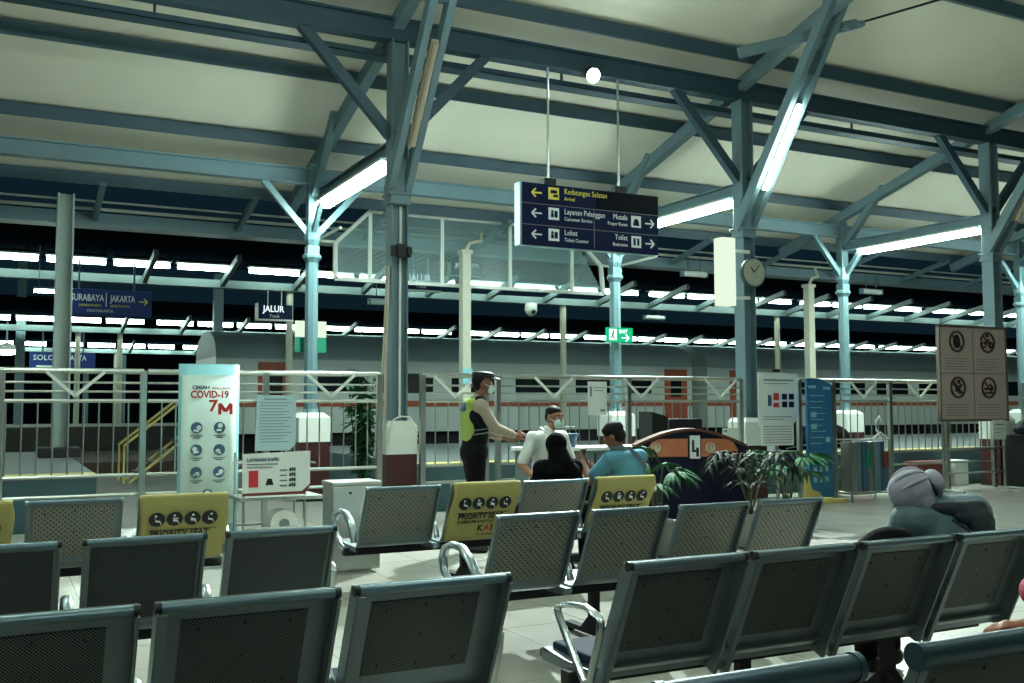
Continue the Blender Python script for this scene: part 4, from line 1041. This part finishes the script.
# red-brown stock under the right platform edge
for x, m, w_, lab in ((13.3, 'red', .35, 'red box stacked under the platform edge at right'), (14.55, 'red', .8, 'wide red box under the platform edge, behind the prohibition board'), (15.5, 'paper', .35, 'pale box under the platform edge, beside the wide red box')):
    t = thing('crate', lab, 'crate', (x, 12.7, 0)); MB().box(0, w_, 0, .3, 0, .42).obj('box', m, t, bevel=.01); MB().box(-.01, w_ + .01, -.01, .31, .42, .46).obj('lid', m, t, bevel=.005)

t = thing('wall_notice', 'plain white tall sheet at the end of the fence, left of the clock column plinth', 'notice', (9.74, 12.1, .56))
MB().box(0, .3, 0, .01, 0, .56).obj('sheet', 'paper', t); MB().box(.03, .08, -.003, 0, .5, .53).obj('printed_mark', 'ink_grey', t); MB().box(.2, .26, -.003, 0, .03, .04).obj('printed_mark', 'ink_grey', t)
# ------------------------------------------------------------------ people
V = Vector
def rotm(yaw=0, pitch=0, roll=0):
    """head turn: yaw to its left positive, pitch down positive, roll to its right positive (degrees)"""
    return (Matrix.Rotation(math.radians(yaw), 3, 'Z') @ Matrix.Rotation(math.radians(-pitch), 3, 'X') @ Matrix.Rotation(math.radians(roll), 3, 'Y'))
def head_blobs(c, R):
    c = V(c); q = lambda x, y, z: c + R @ V((x, y, z))
    B = [('e', q(0, -.012, .03), (.073, .092, .085), R), ('e', q(0, .03, -.035), (.056, .062, .075), R), ('e', q(0, .06, -.09), (.03, .028, .025), R),
         ('c', q(0, .09, .01), q(0, .108, -.025), .009, .015), ('e', q(0, .086, -.06), (.026, .014, .012), R),
         ('e', q(-.03, .08, .025), (.026, .014, .012), R), ('e', q(.03, .08, .025), (.026, .014, .012), R)]
    for s in (-1, 1): B += [('e', q(s * .076, -.005, -.01), (.012, .022, .034), R)]
    return B, q
def hand_blobs(w_, d, n, side, curl=.4, k=1.0):
    """palm, four unequal fingers bent towards the palm normal n, thumb from the side"""
    w_, d, n, side = V(w_), V(d).normalized(), V(n).normalized(), V(side).normalized()
    B = [('c', w_, w_ + d * .05 * k, .024 * k, .03 * k), ('c', w_ + d * .03 * k + side * .02 * k, w_ + d * .085 * k + side * .025 * k, .016 * k, .014 * k), ('c', w_ + d * .03 * k - side * .02 * k, w_ + d * .082 * k - side * .026 * k, .016 * k, .014 * k)]
    for i, ln in enumerate((.066, .078, .072, .056)):
        b0 = w_ + d * .085 * k + side * (.03 - .02 * i) * k
        d1 = (d * math.cos(curl) + n * math.sin(curl)).normalized(); d2 = (d * math.cos(curl * 2.2) + n * math.sin(curl * 2.2)).normalized()
        b1 = b0 + d1 * ln * .5 * k; b2 = b1 + d2 * ln * .5 * k
        B += [('c', b0, b1, .0092 * k, .0085 * k), ('c', b1, b2, .0085 * k, .0072 * k)]
    t0 = w_ + d * .03 * k + side * .03 * k; t1 = t0 + (d * .7 + side * .8 + n * .3).normalized() * .035 * k; t2 = t1 + (d * .9 + side * .2 + n * .5).normalized() * .03 * k
    B += [('c', t0, t1, .012 * k, .0105 * k), ('c', t1, t2, .0105 * k, .008 * k)]
    return B
def limb(J, a, b, c, r, grow=0.0, cut=1.0):
    A, Bv, Cv = V(J[a]), V(J[b]), V(J[c])
    e = Bv + (Cv - Bv) * cut
    return [('c', A, Bv, r[0] + grow, r[1] + grow), ('c', Bv, e, r[1] + grow, r[1] + (r[2] - r[1]) * cut + grow)]
def torso_blobs(J, g=0.0, w=1.0):
    p, ch, nk = V(J['pelvis']), V(J['chest']), V(J['neck'])
    sl, sr = V(J['shL']), V(J['shR']); up_ = (ch - p).normalized(); x = (sr - sl).normalized(); y = up_.cross(x).normalized(); x = y.cross(up_)
    R = Matrix((x, y, up_)).transposed()
    mid = (p + ch) / 2
    return [('e', p, (.165 * w + g, .115 * w + g, .13 + g), R), ('e', mid, (.145 * w + g, .105 * w + g, .17 + g), R), ('e', ch, (.165 * w + g, .115 * w + g, .19 + g), R),
            ('c', sl, ch + up_ * .1, .062 * w + g, .085 + g), ('c', sr, ch + up_ * .1, .062 * w + g, .085 + g), ('c', ch + up_ * .12, nk, .07 + g, .05 + g * .6), ('c', sl, sr, .064 + g, .064 + g), ('c', sl, ch, .06 + g, .1 + g), ('c', sr, ch, .06 + g, .1 + g)]
def leg_blobs(J, g=0.0, cut=1.0):
    B = []
    for s in 'LR':
        B += limb(J, 'hip' + s, 'kn' + s, 'an' + s, (.085, .056, .042), g, cut)
    return B
def foot_blobs(J, g=0.0):
    B = []
    for s in 'LR': a = V(J['an' + s]); t_ = V(J['toe' + s]); B += [('c', a + V((0, 0, -.03)), t_, .042 + g, .033 + g)]
    return B
def eyes(q, R, parent, side=(-1, 1)):
    for s in side:
        b = MB(); b.ell(q(s * .03, .083, .012), (.012, .008, .008), R, 10, 8); e = b.obj('eye', 'ink_white', parent, True)
        b = MB(); b.ell(q(s * .03, .0895, .012), (.0055, .003, .0055), R, 8, 6); b.obj('iris', 'black', e, True)
        b = MB(); b.beam(q(s * .014, .09, .034), q(s * .05, .08, .036), .008, .008); b.obj('eyebrow', 'hair', parent)

# --- guard, standing in profile, reaching out with a scanner
t = thing('person', 'person in cap, dark vest and face mask standing, reaching out with a wand', 'person', (4.33, 9.32, 0), math.radians(-104))
t.scale = (1.05, 1.05, 1.035)
J = dict(pelvis=(0, 0, .96), chest=(0, .02, 1.27), neck=(0, .045, 1.5), shL=(-.185, .03, 1.41), shR=(.185, .03, 1.41), hipL=(-.09, 0, .92), hipR=(.09, 0, .92),
         knL=(-.1, .05, .5), knR=(.1, .0, .5), anL=(-.1, .04, .09), anR=(.11, -.08, .09), toeL=(-.11, .2, .04), toeR=(.13, .08, .04),
         elR=(.21, .16, 1.2), wrR=(.17, .36, 1.12), elL=(-.21, .1, 1.16), wrL=(-.13, .3, 1.1))
R = rotm(-4, 4, 0); hb, q = head_blobs((0, .085, 1.63), R)
B = torso_blobs(J) + leg_blobs(J) + foot_blobs(J) + hb + [('c', J['neck'], (0, .07, 1.56), .052, .05)]
for s in 'LR': B += limb(J, 'sh' + s, 'el' + s, 'wr' + s, (.052, .042, .03))
B += hand_blobs(J['wrR'], (-.1, .95, -.1), (-.9, 0, -.3), (0, .1, 1), .5) + hand_blobs(J['wrL'], (.1, .95, -.1), (.9, 0, -.3), (0, .1, 1), .5)
organic('body', B, 'skin_dark', t, .009, 3)
S = torso_blobs(J, .008)
for s in 'LR': S += limb(J, 'sh' + s, 'el' + s, 'wr' + s, (.056, .046, .034), .008, .9)
organic('uniform_shirt', S, 'uniform_beige', t, .011, 3)
vb = [v for v in torso_blobs(J, .024)[:3]] + [('c', (-.13, .03, 1.44), (-.1, .03, 1.3), .07, .12), ('c', (.13, .03, 1.44), (.1, .03, 1.3), .07, .12)]
ve = organic('vest', vb, 'vest_navy', t, .011, 3)
organic('vest_back', [('e', (0, -.045, 1.23), (.168, .09, .26)), ('c', (-.12, -.03, 1.42), (.12, -.03, 1.42), .07, .07)], 'neon', ve, .01, 2)
organic('vest_badge', [('c', (-.07, -.085, 1.42), (.07, -.085, 1.42), .03, .03), ('c', (-.07, -.1, 1.38), (.07, -.1, 1.38), .032, .032)], 'ink_blue', ve, .008, 1)
for z in (1.14, 1.18): MB().tube([(.192 * math.cos(a), .02 + .146 * math.sin(a), z + .02 * math.sin(a)) for a in [k * PI / 12 - .4 for k in range(13)]], .007, 6).obj('reflective_stripe', 'ink_grey', ve)
organic('trousers', [('e', (0, 0, .93), (.175, .128, .13))] + leg_blobs(J, .02, .96), 'trousers', t, .012, 3)
organic('shoe', [('c', V(J['anL']) + V((0, -.03, -.03)), V(J['toeL']), .052, .042)], 'black', t, .01, 2)
organic('shoe', [('c', V(J['anR']) + V((0, -.03, -.03)), V(J['toeR']), .052, .042)], 'black', t, .01, 2)
organic('hair', [('e', q(0, -.03, .03), (.08, .083, .075), R), ('e', q(0, -.055, -.02), (.068, .045, .06), R)], 'hair', t, .009, 2)
cp = organic('cap', [('e', q(0, -.012, .075), (.086, .102, .04), R), ('e', q(0, .0, .098), (.096, .112, .024), R)], 'black', t, .008, 2)
MB().ell(q(0, .115, .058), (.07, .065, .009), R, 16, 6).obj('visor', 'black', cp, True)
organic('face_mask', [('e', q(0, .07, -.05), (.05, .05, .052), R)], 'mask', t, .007, 2)
MB().tube([q(.05, .07, -.03), q(.078, .0, -.0)], .003, 5).obj('mask_strap', 'mask', t)
eyes(q, R, t)
wand = thing('hand_scanner', 'dark scanner wand held out by the person in the cap', 'scanner', (4.33, 9.32, 0), math.radians(-104))
wand.scale = (1.05, 1.05, 1.035)
MB().tube([(.165, .37, 1.105), (.15, .52, 1.1), (.135, .66, 1.093)], [.012, .011, .016], 8, flat=1.4).obj('wand', 'black', wand, True); MB().cyl((.155, .47, 1.112), (.152, .5, 1.111), .013).obj('grip_ring', 'ink_grey', wand)

# --- man in white shirt, seated on a stool, facing the viewer
px, py = 4.97, 8.98
st = thing('stool', 'backless stool under the man in the white shirt, mostly hidden', 'stool', (px, py + .04, 0))
MB().lathe([(.17, .56), (.18, .59), (.17, .62)], n=18).obj('seat', 'navy_pad', st, True)
for k in range(4):
    a = PI / 4 + k * PI / 2; MB().tube([(.12 * math.cos(a), .12 * math.sin(a), .57), (.2 * math.cos(a), .2 * math.sin(a), 0)], .014).obj('leg', 'stainless', st, True)
MB().tube([(.17 * math.cos(k * PI / 8), .17 * math.sin(k * PI / 8), .2) for k in range(16)], .009, 6, True).obj('foot_ring', 'stainless', st, True)
t = thing('person', 'man in white shirt and pale mask seated facing the viewer, hand on his knee', 'person', (px, py, 0), math.radians(180 + 12))
J = dict(pelvis=(0, -.02, .71), chest=(0, .02, 1.0), neck=(0, .05, 1.21), shL=(-.19, .03, 1.13), shR=(.19, .03, 1.13), hipL=(-.09, .0, .69), hipR=(.09, .0, .69),
         knL=(-.16, .4, .68), knR=(.17, .4, .68), anL=(-.16, .32, .24), anR=(.17, .32, .24), toeL=(-.18, .45, .2), toeR=(.19, .45, .2),
         elR=(.32, .0, .87), wrR=(.29, .2, .74), elL=(-.28, .08, .88), wrL=(-.18, .28, .77))
R = rotm(-2, 4, 2); hb, q = head_blobs((-.05, .085, 1.335), R)
B = torso_blobs(J) + leg_blobs(J) + foot_blobs(J) + hb + [('c', J['neck'], (-.035, .07, 1.26), .054, .052)]
for s in 'LR': B += limb(J, 'sh' + s, 'el' + s, 'wr' + s, (.052, .042, .031))
B += hand_blobs(J['wrR'], (-.2, .85, -.25), (0, -.2, -1), (-1, -.2, 0), .35) + hand_blobs(J['wrL'], (.2, .85, -.25), (0, -.2, -1), (1, -.2, 0), .35)
organic('body', B, 'skin', t, .009, 3)
S = torso_blobs(J, .016)
for s in 'LR':
    a = V(J['sh' + s]); e = V(J['el' + s]); S += [('c', a, a + (e - a) * .85, .07, .06)]
sh = organic('shirt', S, 'shirt_white', t, .01, 3)
MB().tube([(-.075, .07, 1.2), (-.02, .125, 1.15), (0, .138, 1.1), (.02, .125, 1.15), (.075, .07, 1.2), (.05, -.02, 1.235), (-.05, -.02, 1.235)], .014, 6, True).obj('collar', 'shirt_white', sh, True)
MB().tube([(.005, .145, 1.1), (.0, .143, .95), (.0, .135, .8)], .004, 5).obj('button_placket', 'ink_grey', sh)
MB().box(-.13, -.05, .13, .142, 1.0, 1.08).obj('pocket', 'shirt_white', sh, bevel=.01)
organic('trousers', [('e', (0, 0, .7), (.18, .135, .11))] + leg_blobs(J, .02, .95), 'trousers', t, .012, 3)
for s in 'LR': organic('shoe', [('c', V(J['an' + s]) + V((0, -.03, -.03)), V(J['toe' + s]), .052, .042)], 'black', t, .01, 2)
organic('hair', [('e', q(0, -.022, .062), (.079, .094, .064), R), ('e', q(0, -.05, .01), (.078, .06, .07), R)], 'hair', t, .008, 2)
organic('face_mask', [('e', q(0, .066, -.052), (.054, .052, .055), R)], 'mask', t, .007, 2)
for s in (-1, 1): MB().tube([q(s * .05, .07, -.03), q(s * .078, .0, .0)], .003, 5).obj('mask_strap', 'mask', t)
eyes(q, R, t)

# --- woman in black veil, seen from behind on the third row bench
SEAT = dict(hipL=(-.09, 0, .5), hipR=(.09, 0, .5), knL=(-.13, .43, .5), knR=(.13, .43, .5), anL=(-.13, .42, .09), anR=(.13, .42, .09), toeL=(-.14, .56, .045), toeR=(.14, .56, .045))
def seated(px, py, rz, label, J, hc, R):
    t = thing('person', label, 'person', (px, py, 0), math.radians(rz))
    return t
t = thing('person', 'person in a long black veil seated with back turned, third row', 'person', (4.41, 7.72, 0), math.radians(4))
J = dict(SEAT, pelvis=(0, -.02, .53), chest=(0, .01, .78), neck=(0, .04, .98), shL=(-.17, .02, .91), shR=(.17, .02, .91), elR=(.24, .06, .66), wrR=(.14, .27, .6), elL=(-.24, .06, .66), wrL=(-.14, .27, .6))
R = rotm(-12, 6, 0); hb, q = head_blobs((.0, .06, 1.09), R)
B = torso_blobs(J, 0, .95) + leg_blobs(J) + foot_blobs(J) + hb + [('c', J['neck'], (0, .05, 1.03), .05, .05)]
for s in 'LR': B += limb(J, 'sh' + s, 'el' + s, 'wr' + s, (.048, .04, .028))
B += hand_blobs(J['wrR'], (-.3, .8, -.1), (0, 0, -1), (-1, 0, 0), .5, .92) + hand_blobs(J['wrL'], (.3, .8, -.1), (0, 0, -1), (1, 0, 0), .5, .92)
organic('body', B, 'skin', t, .01, 3)
S = torso_blobs(J, .02)
for s in 'LR': S += limb(J, 'sh' + s, 'el' + s, 'wr' + s, (.056, .05, .04), .012, .9)
organic('robe', S + leg_blobs(J, .035, .95), 'black_cloth', t, .012, 3)
organic('veil', [('e', q(0, -.02, .03), (.096, .105, .102), R), ('c', q(0, -.04, -.02), (0, -.03, .93), .085, .12), ('e', (0, -.02, .87), (.2, .135, .12)), ('c', q(0, .04, -.12), (0, .1, .9), .05, .09)], 'black_cloth', t, .011, 4)
for s in 'LR': organic('shoe', [('c', V(J['an' + s]) + V((0, -.03, -.03)), V(J['toe' + s]), .05, .04)], 'rubber', t, .01, 2)

# --- man in blue shirt looking down at his phone
t = thing('person', 'man in teal blue t-shirt seated with back turned, looking down at a phone', 'person', (5.15, 7.74, 0), math.radians(18))
J = dict(SEAT, pelvis=(0, -.02, .53), chest=(0.0, .03, .82), neck=(-.03, .09, 1.06), shL=(-.2, .06, .97), shR=(.195, .03, .98), elL=(-.31, .2, .78), wrL=(-.24, .36, .95), elR=(.25, .2, .72), wrR=(-.02, .38, .86))
R = rotm(20, 24, -8); hb, q = head_blobs((-.055, .13, 1.18), R)
B = torso_blobs(J, 0, 1.04) + leg_blobs(J) + foot_blobs(J) + hb + [('c', J['neck'], (-.045, .11, 1.12), .054, .055)]
for s in 'LR': B += limb(J, 'sh' + s, 'el' + s, 'wr' + s, (.053, .043, .031))
B += hand_blobs(J['wrL'], (.25, .35, .8), (.5, -.6, 0), (.8, .4, -.2), .6) + hand_blobs(J['wrR'], (-.6, .4, .5), (0, -.6, .5), (.2, .3, .9), .5)
organic('body', B, 'skin_dark', t, .009, 3)
S = torso_blobs(J, .014, 1.06)
for s in 'LR':
    a = V(J['sh' + s]); e = V(J['el' + s]); S += [('c', a, a + (e - a) * .72, .074, .068)]
ts = organic('tshirt', S, 'shirt_blue', t, .01, 3)
MB().tube([(-.12, .11, 1.07), (-.02, -.03, 1.07), (.1, -.1, .93), (.16, -.09, .75)], .022, 6, flat=.35).obj('bag_strap', 'jacket', t, True)
organic('trousers', [('e', (0, 0, .53), (.18, .135, .11))] + leg_blobs(J, .02, .95), 'trousers', t, .012, 3)
for s in 'LR': organic('shoe', [('c', V(J['an' + s]) + V((0, -.03, -.03)), V(J['toe' + s]), .052, .042)], 'rubber', t, .01, 2)
organic('hair', [('e', q(0, -.02, .055), (.087, .104, .08), R), ('e', q(0, -.05, -.005), (.08, .066, .082), R), ('e', q(0, .035, .078), (.068, .05, .036), R)], 'hair', t, .009, 2)
eyes(q, R, t)
ph = thing('phone', 'black phone held up by the man in the blue t-shirt', 'phone', (5.15, 7.74, 0), math.radians(18))
b = MB(); b.beam((-.175, .41, .935), (-.16, .4, 1.06), .075, .01); b.obj('case', 'black', ph, bevel=.004)
b = MB(); b.beam((-.175, .404, .945), (-.161, .394, 1.05), .066, .003); b.obj('screen', 'train_glass', ph)

# --- woman with grey head wrap slumped in the front row
t = thing('person', 'person in lavender grey head wrap and slate hooded jacket slumped on the front bench', 'person', (4.49, 3.72, 0), math.radians(16))
J = dict(SEAT, pelvis=(0.04, -.02, .53), chest=(.02, .03, .75), neck=(-.08, .09, .9), shL=(-.18, .13, .84), shR=(.2, -.03, .87), elL=(-.25, .3, .64), wrL=(-.08, .4, .62), elR=(.27, .16, .66), wrR=(.1, .36, .62))
R = rotm(34, 30, -10); hc = (-.15, .135, .98); hb, q = head_blobs(hc, R)
B = torso_blobs(J, 0, .95) + leg_blobs(J) + foot_blobs(J) + hb + [('c', J['neck'], hc, .052, .05)]
for s in 'LR': B += limb(J, 'sh' + s, 'el' + s, 'wr' + s, (.05, .042, .03))
B += hand_blobs(J['wrR'], (-.7, .5, 0), (0, 0, -1), (0, 1, 0), .5, .92) + hand_blobs(J['wrL'], (.7, .5, 0), (0, 0, -1), (0, 1, 0), .5, .92)
organic('body', B, 'skin', t, .009, 3)
S = torso_blobs(J, .04, 1.1)
for s in 'LR': S += limb(J, 'sh' + s, 'el' + s, 'wr' + s, (.066, .056, .045), .018, .95)
jk = organic('jacket', S, 'jacket', t, .01, 3)
organic('hood', [('c', (-.13, .05, .915), (-.04, -.07, .91), .03, .045), ('c', (-.04, -.07, .91), (.14, -.09, .905), .05, .05), ('c', (.14, -.09, .905), (.22, .0, .9), .05, .035), ('e', (.07, -.085, .875), (.17, .07, .055)), ('e', (.08, -.13, .83), (.13, .05, .08)), ('c', (.08, -.14, .8), (.09, -.15, .72), .06, .03)], 'jacket_dark', jk, .009, 6)
MB().tube([(-.16, -.08, .87), (-.08, -.15, .8), (.0, -.17, .72)], .008, 5).obj('seam', 'jacket_dark', jk, True)
MB().tube([(.18, -.07, .86), (.2, -.09, .74), (.19, -.1, .64)], .008, 5).obj('seam', 'jacket_dark', jk, True)
wr = organic('head_wrap', [('e', q(0, -.012, .03), (.099, .12, .109), R), ('c', q(0, -.02, -.03), q(0, -.01, -.09), .09, .075)], 'hijab_grey', t, .008, 3)
organic('wrap_knot', [('e', q(.035, -.14, .0), (.06, .05, .065), R), ('c', q(.04, -.13, -.02), q(.09, -.14, -.08), .04, .028), ('c', q(.03, -.12, .03), q(.07, -.1, .01), .035, .03)], 'hijab_grey', wr, .008, 2)
MB().tube([q(.075 * math.cos(a * PI / 6) + .02, -.112, .005 + .07 * math.sin(a * PI / 6)) for a in range(12)], .008, 6, True).obj('knot_shade', 'jacket_dark', wr, True)  # dark ring standing in for the shade between knot and head
for al in (-1.1, -.5, .1, .7, 1.3):
    pts = []
    for j in range(12):
        th = .5 + j * .14
        dx, dy, dz = math.sin(al) * math.sin(th), -math.cos(th), math.cos(al) * math.sin(th)
        pts.append(q(.099 * dx, -.012 + .119 * dy, .03 + .108 * dz))
    MB().tube(pts, [.003 + .009 * math.sin(PI * j / 11) for j in range(12)], 6).obj('wrap_fold', 'hijab_grey', wr, True)
organic('trousers', [('e', (0, 0, .53), (.18, .135, .11))] + leg_blobs(J, .02, .95), 'trousers', t, .012, 3)
for s in 'LR': organic('shoe', [('c', V(J['an' + s]) + V((0, -.03, -.03)), V(J['toe' + s]), .05, .04)], 'black', t, .01, 2)
t = thing('backpack', 'black backpack on the front bench seat beside the slumped person', 'bag', (3.87, 3.63, .415))
organic('bag_body', [('e', (0, 0, .2), (.2, .12, .22)), ('e', (.02, -.05, .33), (.19, .1, .12)), ('e', (0, .08, .15), (.15, .08, .13))], 'black_cloth', t, .014, 4)
MB().tube([(-.13, .14, .24), (0, .17, .27), (.13, .14, .24)], .006, 5).obj('zip', 'alu', t)

# --- person at the right edge of the nearest bench
t = thing('person', 'person in rose pink top at the right edge, hand on the nearest rail', 'person', (3.39, 2.2, 0), math.radians(6))
J = dict(SEAT, pelvis=(0, -.02, .53), chest=(0, .03, .76), neck=(.02, .07, .97), shL=(-.17, .05, .89), shR=(.17, .05, .89), elL=(-.43, -.02, .86), wrL=(-.60, -.22, .9), elR=(.24, .2, .68), wrR=(.1, .36, .62))
R = rotm(-10, 10, 0); hb, q = head_blobs((.03, .1, 1.1), R)
B = torso_blobs(J, 0, .9) + leg_blobs(J) + foot_blobs(J) + hb + [('c', J['neck'], (.03, .09, 1.03), .048, .048)]
for s in 'LR': B += limb(J, 'sh' + s, 'el' + s, 'wr' + s, (.046, .038, .026))
B += hand_blobs(J['wrL'], (-.8, -.45, -.1), (0, -.3, -1), (-.3, 1, 0), .35, .85) + hand_blobs(J['wrR'], (-.7, .5, 0), (0, 0, -1), (0, 1, 0), .5, .85)
organic('body', B, 'skin', t, .008, 3)
S = torso_blobs(J, .016, .95)
for s in 'LR':
    a = V(J['sh' + s]); e = V(J['el' + s]); S += [('c', a, e, .064, .054), ('c', e, e + (V(J['wr' + s]) - e) * .35, .054, .046)]
organic('top', S, 'pink', t, .01, 3)
organic('trousers', [('e', (0, 0, .53), (.17, .13, .11))] + leg_blobs(J, .02, .95), 'navy_pad', t, .012, 3)
for s in 'LR': organic('shoe', [('c', V(J['an' + s]) + V((0, -.03, -.03)), V(J['toe' + s]), .048, .038)], 'rubber', t, .01, 2)
organic('hair', [('e', q(0, -.02, .05), (.084, .1, .078), R), ('c', q(0, -.06, 0), q(0, -.09, -.12), .07, .04)], 'hair', t, .009, 2)
eyes(q, R, t)

# ------------------------------------------------------------------ plants
def blade(b, p, d, ln, wd, droop, n=6, lift=None):
    p = V(p); d = V(d).normalized(); side = d.cross(V((0, 0, 1)))
    side = side.normalized() if side.length > .01 else V((1, 0, 0))
    rows = []
    for k in range(n + 1):
        u = k / n
        c = p + d * ln * u - V((0, 0, droop * ln * u * u))
        wv = wd * math.sin(PI * min(1, .12 + u * .88)) if u < 1 else 0.001
        rows.append([c - side * wv / 2, c + V((0, 0, -wv * .18)), c + side * wv / 2])
    b.strip(rows)
def fan_palm(x, y, h, label, seed, n_st, spread, leaf_len, potted=True, m='leaf'):
    rnd = random.Random(seed)
    t = thing('potted_palm', label, 'plant', (x, y, 0), 0, 'potted palms')
    MB().lathe([(.12, 0), (.15, .02), (.19, .3), (.2, .3), (.2, .34), (.17, .34), (.16, .3)], n=20).obj('pot', 'clay', t, True)
    MB().cyl((0, 0, .28), (0, 0, .31), .165, None, 18).obj('soil', 'ballast', t)
    lf = MB(); stb = MB()
    for k in range(n_st):
        a = 2 * PI * k / n_st + rnd.uniform(-.3, .3); ln = rnd.uniform(.25, spread)
        top_ = V((math.cos(a) * ln, math.sin(a) * ln, h * rnd.uniform(.62, 1)))
        mid = V((math.cos(a) * ln * .3, math.sin(a) * ln * .3, h * .55))
        stb.tube([(math.cos(a) * .03, math.sin(a) * .03, .3), mid, top_], [.012, .009, .005], 6)
        out = V((math.cos(a), math.sin(a), .15))
        nb = 11
        for j in range(nb):
            f = -1.25 + 2.5 * j / (nb - 1)
            d = (V((math.cos(a + f), math.sin(a + f), .35 - .25 * abs(f))))
            blade(lf, top_, d, leaf_len * rnd.uniform(.85, 1.1) * (1 - .15 * abs(f)), .055, rnd.uniform(.45, .8))
    stb.obj('stem', 'stem', t, True); o = lf.obj('foliage', m, t, True)
    s = o.modifiers.new('thick', 'SOLIDIFY'); s.thickness = .0015
    return t
fan_palm(5.78, 8.2, 1.1, 'potted fan palm with drooping leaves in front of the desk, left of its middle', 3, 8, .14, .3)
fan_palm(8.3, 9.15, 1.0, 'bright green potted palm at the right, beside the blue standing sign', 9, 8, .3, .36)
def feather(x, y, h, label, seed):
    rnd = random.Random(seed)
    t = thing('potted_palm', label, 'plant', (x, y, 0), 0, 'potted palms')
    MB().lathe([(.14, 0), (.17, .02), (.21, .32), (.22, .36), (.18, .36), (.17, .32)], n=20).obj('pot', 'clay', t, True)
    MB().cyl((0, 0, .3), (0, 0, .33), .175, None, 18).obj('soil', 'ballast', t)
    lf = MB(); stb = MB()
    for k in range(9):
        a = 2 * PI * k / 9 + rnd.uniform(-.3, .3); L = rnd.uniform(.4, .55)
        pts = [V((math.cos(a) * L * u, math.sin(a) * L * u, .32 + (h - .32) * math.sin(u * 2.2) / math.sin(1.57))) for u in [j / 8 for j in range(9)]]
        stb.tube(pts, .007, 6)
        for j in range(2, 9):
            for sg in (-1, 1):
                tang = (pts[j] - pts[j - 1]).normalized(); sd = tang.cross(V((0, 0, 1))).normalized() * sg
                blade(lf, pts[j], sd + tang * .5, .3 * (1 - .05 * j), .042, .7, 5)
    stb.obj('stem', 'stem', t, True); o = lf.obj('foliage', 'leaf_dark', t, True)
    s = o.modifiers.new('thick', 'SOLIDIFY'); s.thickness = .0015
feather(6.95, 8.2, .98, 'dark feathery potted palm in front of the right end of the desk', 5)
def shrub(x, y, h, label, seed):
    rnd = random.Random(seed)
    t = thing('potted_shrub', label, 'plant', (x, y, -.06))
    MB().lathe([(.16, 0), (.22, .35), (.24, .38), (.2, .38)], n=18).obj('pot', 'clay', t, True)
    stb = MB(); lf = MB()
    for k in range(9):
        a = rnd.uniform(0, 2 * PI); r_ = rnd.uniform(.03, .26)
        top_ = V((math.cos(a) * r_, math.sin(a) * r_, h * rnd.uniform(.7, 1)))
        stb.tube([(0, 0, .3), V((top_.x * .5, top_.y * .5, h * .5)), top_], [.014, .01, .004], 6)
        for j in range(50):
            u = rnd.uniform(.2, 1); p = V((top_.x * u, top_.y * u, .3 + (top_.z - .3) * u))
            a2 = rnd.uniform(0, 2 * PI); blade(lf, p, V((math.cos(a2), math.sin(a2), rnd.uniform(-.2, .6))), rnd.uniform(.12, .24), .07, .5, 4)
    stb.obj('stem', 'stem', t, True); lf.obj('foliage', 'leaf', t, True)
shrub(4.62, 13.75, 2.1, 'tall leafy green shrub behind the fence left of the left column', 4)

# ------------------------------------------------------------------ light of the place
def area(name, loc, sx, sy, power, rot=(0, 0, 0)):
    l = bpy.data.lights.new(name, 'AREA'); l.shape = 'RECTANGLE'; l.size = sx; l.size_y = sy; l.energy = power; l.color = (.82, 1.0, .93)
    o = bpy.data.objects.new(name, l); COL.objects.link(o); o.location = loc; o.rotation_euler = rot
    return o
s = bpy.data.lights.new('flood_beam', 'SPOT'); s.energy = 2000; s.spot_size = math.radians(84); s.spot_blend = .6; s.color = (.85, 1, .96); s.shadow_soft_size = .08
so = bpy.data.objects.new('flood_beam', s); COL.objects.link(so); so.location = (7.6, 12.2, 6.2); so.rotation_euler = (V((3.6, 5.6, 0)) - V((7.6, 12.2, 6.2))).to_track_quat('-Z', 'Y').to_euler()
